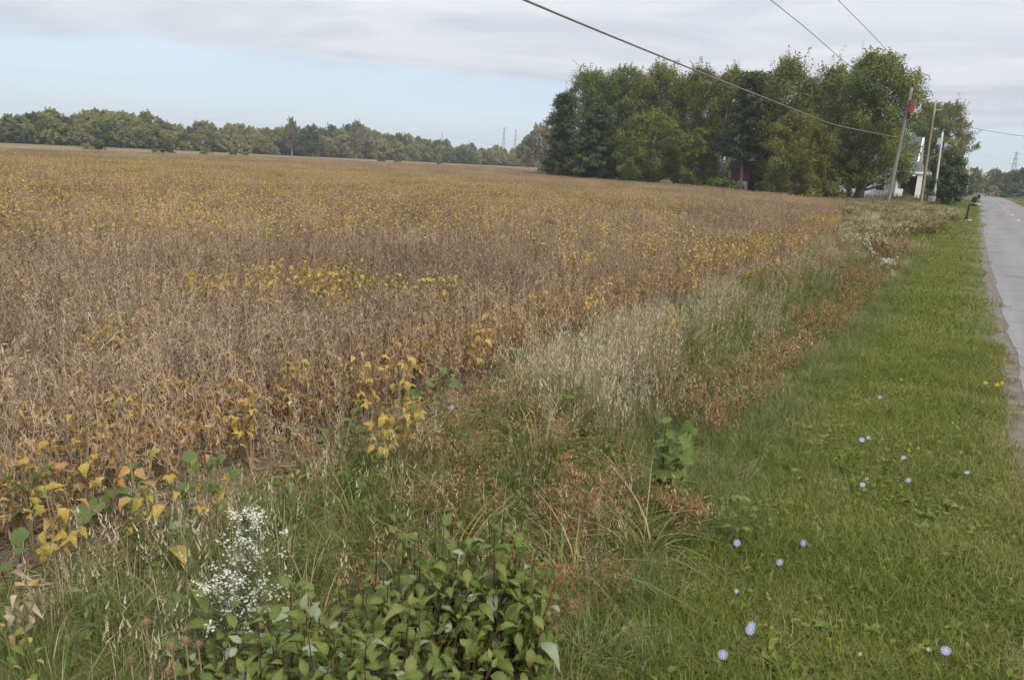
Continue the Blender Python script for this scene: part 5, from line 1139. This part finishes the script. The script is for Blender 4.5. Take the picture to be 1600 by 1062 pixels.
# rusty weed clumps
RGp = 'rust brown weed clumps of the ditch'
def rusty(px, py, z, rad, h, lb, n=26, dens=26):
    q = at(px, py, z); zz = float(zg(q[0], q[1])); h -= zz * .8; o = empty('rusty_weed', (q[0], q[1], zz), lb, 'weed', RGp)
    V, F, v, tip = blades(rp, n, rad * .55, (h * .55, h), (.003, .005), (.05, .5), 4); g = G(); g.add(V, F, .2 + .4 * v); so = g.obj('stem', M_rust, o); so['kind'] = 'stuff'
    T = np.repeat(tip, dens, 0) + rp.normal(0, rad * .22, (n * dens, 3)) * np.array([1, 1, .9]) - np.array([0, 0, .06])
    g = G(); V, F = scat(NEEDLE[0] * np.array([2.6, 1, 1]), NEEDLE[1], rots(rp.uniform(0, 6.3, len(T)), rp.uniform(-.6, 1.3, len(T)), 0), T, rp.uniform(.02, .045, len(T)) * (1 + .5 * (q[1] > 8))); g.add(V, F, np.repeat(rp.uniform(.15, 1, len(T)), 3)); so = g.obj('seed_head', M_rust, o); so['kind'] = 'stuff'
    g = G(); k = 9; T = np.c_[rp.normal(0, rad * .5, (k, 2)), rp.uniform(.05, h * .7, k)]; tv, tf = leaf_t(.5, .2, .4); V, F = scat(tv, tf, rots(rp.uniform(0, 6.3, k), rp.normal(-.2, .5, k), 0), T, rp.uniform(.03, .06, k)); g.add(V, F, np.repeat(rp.uniform(0, 1, k), len(tv))); so = g.obj('leaf', M_rust, o); so['kind'] = 'stuff'
for a, b_, z, rad, h, lb in ((950, 700, .45, .20, .55, 'feathery rust brown weed clump next to the maple sapling'), (905, 735, .40, .14, .45, 'low rust brown weed clump on the crop side of the feathery one'), (1190, 570, .45, .26, .62, 'rust brown weed clump with yellow leaves at its foot, at the verge'), (1135, 590, .4, .2, .5, 'rust tinted weed clump between the sapling and the next clump'), (1070, 770, .25, .12, .32, 'small rust brown weed at the foot of the maple sapling'),
        (1310, 470, .4, .26, .5, 'rust brown weed clump halfway along the ditch at the verge'), (1290, 490, .35, .26, .45, 'lower rust brown weed clump just before the halfway one'), (1365, 425, .4, .3, .55, 'rust brown weed clump behind the halfway ones'), (1395, 392, .5, .35, .7, 'tall reddish brown weed clump beside the white asters'), (850, 880, .35, .12, .45, 'thin rust brown weed beside the tallest shrub'), (1205, 545, .4, .2, .6, 'taller rusty weed clump behind the yellow leaved one'), (1245, 530, .35, .22, .5, 'rusty weed clump first beyond the yellow leaved one toward the houses'), (1338, 452, .35, .28, .5, 'rusty weed clump just past the halfway pair'), (1420, 380, .35, .3, .5, 'small rusty weed clump past the tall reddish brown one'), (1375, 400, .35, .28, .5, 'rusty weed clump at the crop side of the tall reddish brown one'), (1450, 352, .35, .35, .5, 'last rusty weed clump of the ditch before the mailbox'), (1105, 625, .3, .16, .45, 'rust tinted weed right behind the maple sapling')):
    rusty(a, b_, z, rad, h, lb)
SG = 'arching sedge clumps of the ditch'
for a, b_, rad, lb in ((965, 790, .09, 'arching yellow green sedge clump below the feathery rusty weed'), (905, 845, .08, 'arching sedge clump beside the tallest shrub'), (1010, 815, .08, 'straw tinted sedge clump at the edge of the lush grass'), (860, 815, .08, 'sedge clump behind the tallest shrub'), (880, 780, .07, 'small sedge clump on the crop side of the arching one')):
    q = at(a, b_, .22); g = G(); V, F, v, _ = blades(rp, 46, rad, (.40, .75), (.006, .011), (.8, 1.6), 6); g.add(V, F, v); o = g.obj('sedge_clump', M_sedge, None, False, (q[0], q[1], float(zg(q[0], q[1])))); tag(o, lb, 'sedge', SG)
# white asters
AG = 'white flowering asters'
PET = None
def aster(px, py, z, rad, h, n, fs, lb):
    q = at(px, py, z); zz = float(zg(q[0], q[1])); h -= zz; o = empty('white_aster', (q[0], q[1], zz), lb, 'wildflower', AG); T = []; nst = 7
    g = G()
    for s_ in range(nst):
        a, ln, top = rp.uniform(0, 6.3), rad * rp.uniform(.1, .9), h * rp.uniform(.6, 1.0); t = np.linspace(0, 1, 5); P = np.c_[np.cos(a) * ln * t, np.sin(a) * ln * t, top * t]; V, F = tube(P, np.linspace(.0035, .0015, 5), 4); g.add(V, F)
        for k in range(n // nst):
            tt = 1 - .55 * rp.random() ** 1.3; c_ = np.array([np.interp(tt, t, P[:, i]) for i in range(3)]); d_ = rp.normal(0, rad * .42 * (1.3 - tt), 3); d_[2] = abs(d_[2]) * .6; T.append(c_ + d_)
            if k % 3 == 0: V, F = tube([c_ - [0, 0, .05], c_ + d_], .0012, 3); g.add(V, F)
    g.obj('stem', M_stemg, o); T = np.array(T); T = T[rp.integers(0, len(T), max(24, n // 13))]; T = np.repeat(T, 13, 0); T = T + rp.normal(0, fs * 2.3, T.shape) * np.array([1, 1, .6]); n = len(T)
    an = np.linspace(0, 2 * PI, 17)[:-1]; rr_ = np.where(np.arange(16) % 2 == 0, 1, .45); tv = np.r_[[[0, 0, .12]], np.c_[np.cos(an) * rr_, np.sin(an) * rr_, np.where(np.arange(16) % 2 == 0, .05, 0)]]; tf = np.array([(0, 1 + i, 1 + (i + 1) % 16) for i in range(16)])
    V, F = scat(tv, tf, rots(rp.uniform(0, 6.3, n), rp.normal(0, .5, n), rp.normal(0, .5, n)), T, fs * rp.uniform(.7, 1.2, n)); g = G(); g.add(V, F, np.repeat(rp.uniform(.2, 1, n), 17)); b_ = g.obj('blossom', M_white, o); b_['kind'] = 'stuff'
    k = 70; g = G(); tv, tf = leaf_t(.25, .1, .3); Tl = T[rp.integers(0, n, k)] - np.c_[np.zeros((k, 2)), rp.uniform(.05, .25, k)]; V, F = scat(tv, tf, rots(rp.uniform(0, 6.3, k), rp.normal(0, .4, k), 0), Tl, rp.uniform(.03, .06, k)); g.add(V, F, .5); b_ = g.obj('leaf', M_broad, o); b_['kind'] = 'stuff'
aster(396, 862, .50, .22, .70, 1500, .0066, 'bushy white flowering aster in the near ditch above the leafy shrubs')
for a, b_, z, rad, h, lb in ((1382, 345, .8, .55, 1.0, 'big pale white aster clump at the far end of the ditch'), (1362, 378, .6, .4, .8, 'white aster clump just before the big pale one'), (1335, 352, .8, .4, .95, 'white aster clump on the crop side of the big pale one'), (1437, 338, .6, .5, .9, 'white aster clump nearest the pole line'), (1475, 336, .5, .4, .8, 'white aster clump at the verge near the mailbox'), (1392, 412, .4, .25, .55, 'low white aster at the verge before the reddish clump'), (1412, 350, .6, .4, .85, 'white aster clump between the big pale one and the verge')):
    aster(a, b_, z, rad, h, 100, .014, lb)
# chicory and other verge flowers
CG = 'blue chicory flowers on the verge'
def ray_flower(r_, n_, mat_, cup=.15):
    an = np.arange(n_) * 2 * PI / n_; V, F = [(0, 0, 0)], []
    for i, a in enumerate(an):
        c_, s_ = math.cos(a), math.sin(a); w_ = PI / n_ * .70
        k = len(V); q1, q2 = a - w_ * .8, a + w_ * .8
        V += [(.45 * r_ * math.cos(q1), .45 * r_ * math.sin(q1), cup * r_ * .5), (.45 * r_ * math.cos(q2), .45 * r_ * math.sin(q2), cup * r_ * .5), (r_ * math.cos(q2 - w_ * .3), r_ * math.sin(q2 - w_ * .3), cup * r_), (r_ * math.cos(q1 + w_ * .3), r_ * math.sin(q1 + w_ * .3), cup * r_)]
        F += [(0, k, k + 1), (k, k + 2, k + 1), (k, k + 3, k + 2)]
    g = G(); g.add(V, F, np.r_[[.5], np.repeat(rp.uniform(0, 1, n_), 4)]); return g.mesh('flower_head', mat_)
FM = {'blue': ray_flower(.020, 13, M_blue), 'yel': ray_flower(.017, 14, M_yel), 'wht': ray_flower(.011, 10, M_white, .6)}
def flower(name, px, py, z, key, lb, cat, grp, tilt=None, sc=1.0):
    z += .045; q = at(px, py, z); zz = float(zg(q[0], q[1])); z -= zz; o = empty(name, (q[0], q[1], zz), lb, cat, grp); V, F = tube([(0.01, .01, 0), (.004, 0, z * .6), (0, 0, z)], .0018, 4); g = G(); g.add(V, F); g.obj('stem', M_stemg, o)
    h_ = link('flower_head', FM[key], o, (0, 0, z), tilt or (rp.normal(.80, .14), rp.normal(-.30, .15), rp.normal(0, .15))); h_.scale = (sc,) * 3; c_ = G(); V, F = lathe([(.003, .0), (.0035, .003), (0, .005)], 6); c_.add(V, F); c_.obj('flower_centre', M_blue if key == 'blue' else M_yel, h_)
for a, b_, z, lb, s_ in ((1130, 1022, .10, 'blue chicory flower lowest on the verge, nearest the bottom edge', 1), (1172, 984, .10, 'lower of the touching pair of blue chicory flowers', 1), (1175, 977, .12, 'upper of the touching pair of blue chicory flowers', .95), (1219, 878, .10, 'blue chicory flower midway between the touching pair and the two upper ones', .95), (1256, 848, .10, 'blue chicory flower standing alone toward the middle of the verge', .9), (1152, 848, .10, 'blue chicory flower at the lush long grass', .95), (1151, 923, .06, 'small half closed blue chicory flower above the touching pair', .55),
        (1478, 1016, .08, 'frayed blue chicory flower nearest the road at the bottom', 1), (1420, 750, .08, 'blue chicory flower in the middle distance, toward the road from the low white clover', .9), (1348, 757, .06, 'dark blue chicory flower beside the white clover', .9), (1412, 715, .06, 'small blue chicory flower behind the middle distance one', .9), (1511, 738, .06, 'small blue chicory flower nearest the gravel', .9), (1347, 687, .08, 'blue chicory flower farthest along the verge, on the ditch side', 1), (1357, 684, .07, 'faded blue chicory flower beside the farthest one', .8), (706, 637, .2, 'blue flower under the round leaved weeds at the crop corner', 1.1), (1375, 620, .08, 'tiny blue chicory flower far along the mown verge', .9)):
    flower('chicory_flower', a, b_, z, 'blue', lb, 'flower', CG, None, s_)
for a, b_, lb in ((1540, 598, 'yellow dandelion farthest from the road edge'), (1558, 601, 'yellow dandelion between two others by the gravel'), (1566, 598, 'yellow dandelion closest to the gravel edge')): flower('dandelion_flower', a, b_, .06, 'yel', lb, 'flower', 'yellow dandelions by the road', None, 1.15)
for a, b_, lb in ((1451, 1014, 'small white clover head beside the frayed chicory'), (1355, 748, 'small white clover head beside the dark blue chicory'), (1435, 700, 'white clover head near the middle of the verge'), (1345, 1022, 'tiny white clover head low on the verge'), (1010, 795, 'small white flower at the edge of the lush grass')): flower('clover_flower', a, b_, .05, 'wht', lb, 'flower', 'white clover heads on the verge', None, .9)
# teasel heads
M_teasel = leafmat('teasel', [(0, (.09, .055, .03)), (.5, (.19, .125, .075)), (1, (.32, .21, .15))], 0, .8, .1, .3, 20)
for a, b_, z, lb in ((228, 972, .42, 'brown teasel head highest of the group beside the shrubs'), (290, 1000, .40, 'brown teasel head nearest the shrubs'), (268, 1010, .38, 'brown teasel head between two others'), (310, 1006, .38, 'smaller teasel head touching the shrub leaves'), (204, 1032, .36, 'brown teasel head low beside the grass'), (262, 1050, .34, 'teasel head at the bottom edge of the picture')):
    q = at(a, b_, z); zz = float(zg(q[0], q[1])); z -= zz; o = empty('teasel', (q[0], q[1], zz), lb, 'wildflower', 'brown teasel heads in the bottom corner'); V, F = tube([(.03, .02, 0), (.012, .01, z * .6), (0, 0, z - .01)], .0025, 5); g = G(); g.add(V, F); g.obj('stem', M_stemt, o)
    g = G(); V, F = lathe([(0, z - .014), (.008, z - .010), (.0105, z), (.008, z + .011), (0, z + .016)], 9); g.add(V, F, .4); k = 130; d_ = rp.normal(0, 1, (k, 3)); d_ /= np.linalg.norm(d_, axis=1)[:, None]; T = d_ * np.array([.009, .009, .014]) + np.array([0, 0, z])
    V, F = scat(NEEDLE[0], NEEDLE[1], rots(np.arctan2(d_[:, 1], d_[:, 0]) - PI / 2, np.arcsin(d_[:, 2]) + .3, 0), T, np.full(k, .008)); g.add(V, F, np.repeat(rp.uniform(.3, 1, k), 3)); g.obj('head', M_teasel, o)
    V, F = scat(NEEDLE[0], NEEDLE[1], rots(np.arange(7) * .9, .7, 0), np.tile([0, 0, z - .013], (7, 1)), np.full(7, .03)); g = G(); g.add(V, F, .9); g.obj('bract', M_teasel, o)
# broad rosettes in the mown grass
for a, b_, lb in ((1275, 808, 'broad leaved rosette midway up the verge'), (1490, 985, 'pale broad leaved rosette beside the frayed chicory'), (1290, 985, 'broad leaved rosette between the chicory flowers and the bottom edge'), (1440, 830, 'broad leaved rosette toward the road on the near verge'), (1510, 860, 'broad leaved rosette closest to the road'), (1370, 905, 'broad leaved rosette in the middle of the near verge'), (1210, 1040, 'broad leaved rosette at the bottom edge by the lowest chicory'), (1480, 790, 'flat green rosette by the gravel in the middle distance')):
    q = at(a, b_, .03); o = empty('plantain_rosette', (q[0], q[1], .015), lb, 'weed', 'broad leaved rosettes in the mown grass')
    for k in range(9): put_leaf(o, leafmesh('big', M_broad, k % 2), (0, 0, .02), k * .75 + rp.normal(0, .2), rp.uniform(.2, .7), rp.normal(0, .2), rp.uniform(.045, .08))

# ------------------------------------------------------------------ air
g = G(); V, F = box((0, 750, 39), (4600, 3500, 80)); g.add(V, F)
M_haze = bpy.data.materials.new('haze'); M_haze.use_nodes = True; nt = M_haze.node_tree; nt.nodes.clear()
out = nt.nodes.new('ShaderNodeOutputMaterial'); pv = nt.nodes.new('ShaderNodeVolumePrincipled'); pv.inputs['Color'].default_value = (.80, .87, .96, 1); pv.inputs['Density'].default_value = .00042; pv.inputs['Anisotropy'].default_value = .2
nt.links.new(pv.outputs[0], out.inputs['Volume'])
tag(g.obj('haze', M_haze), 'thin pale haze in the air over the fields', 'haze', None, 'stuff')
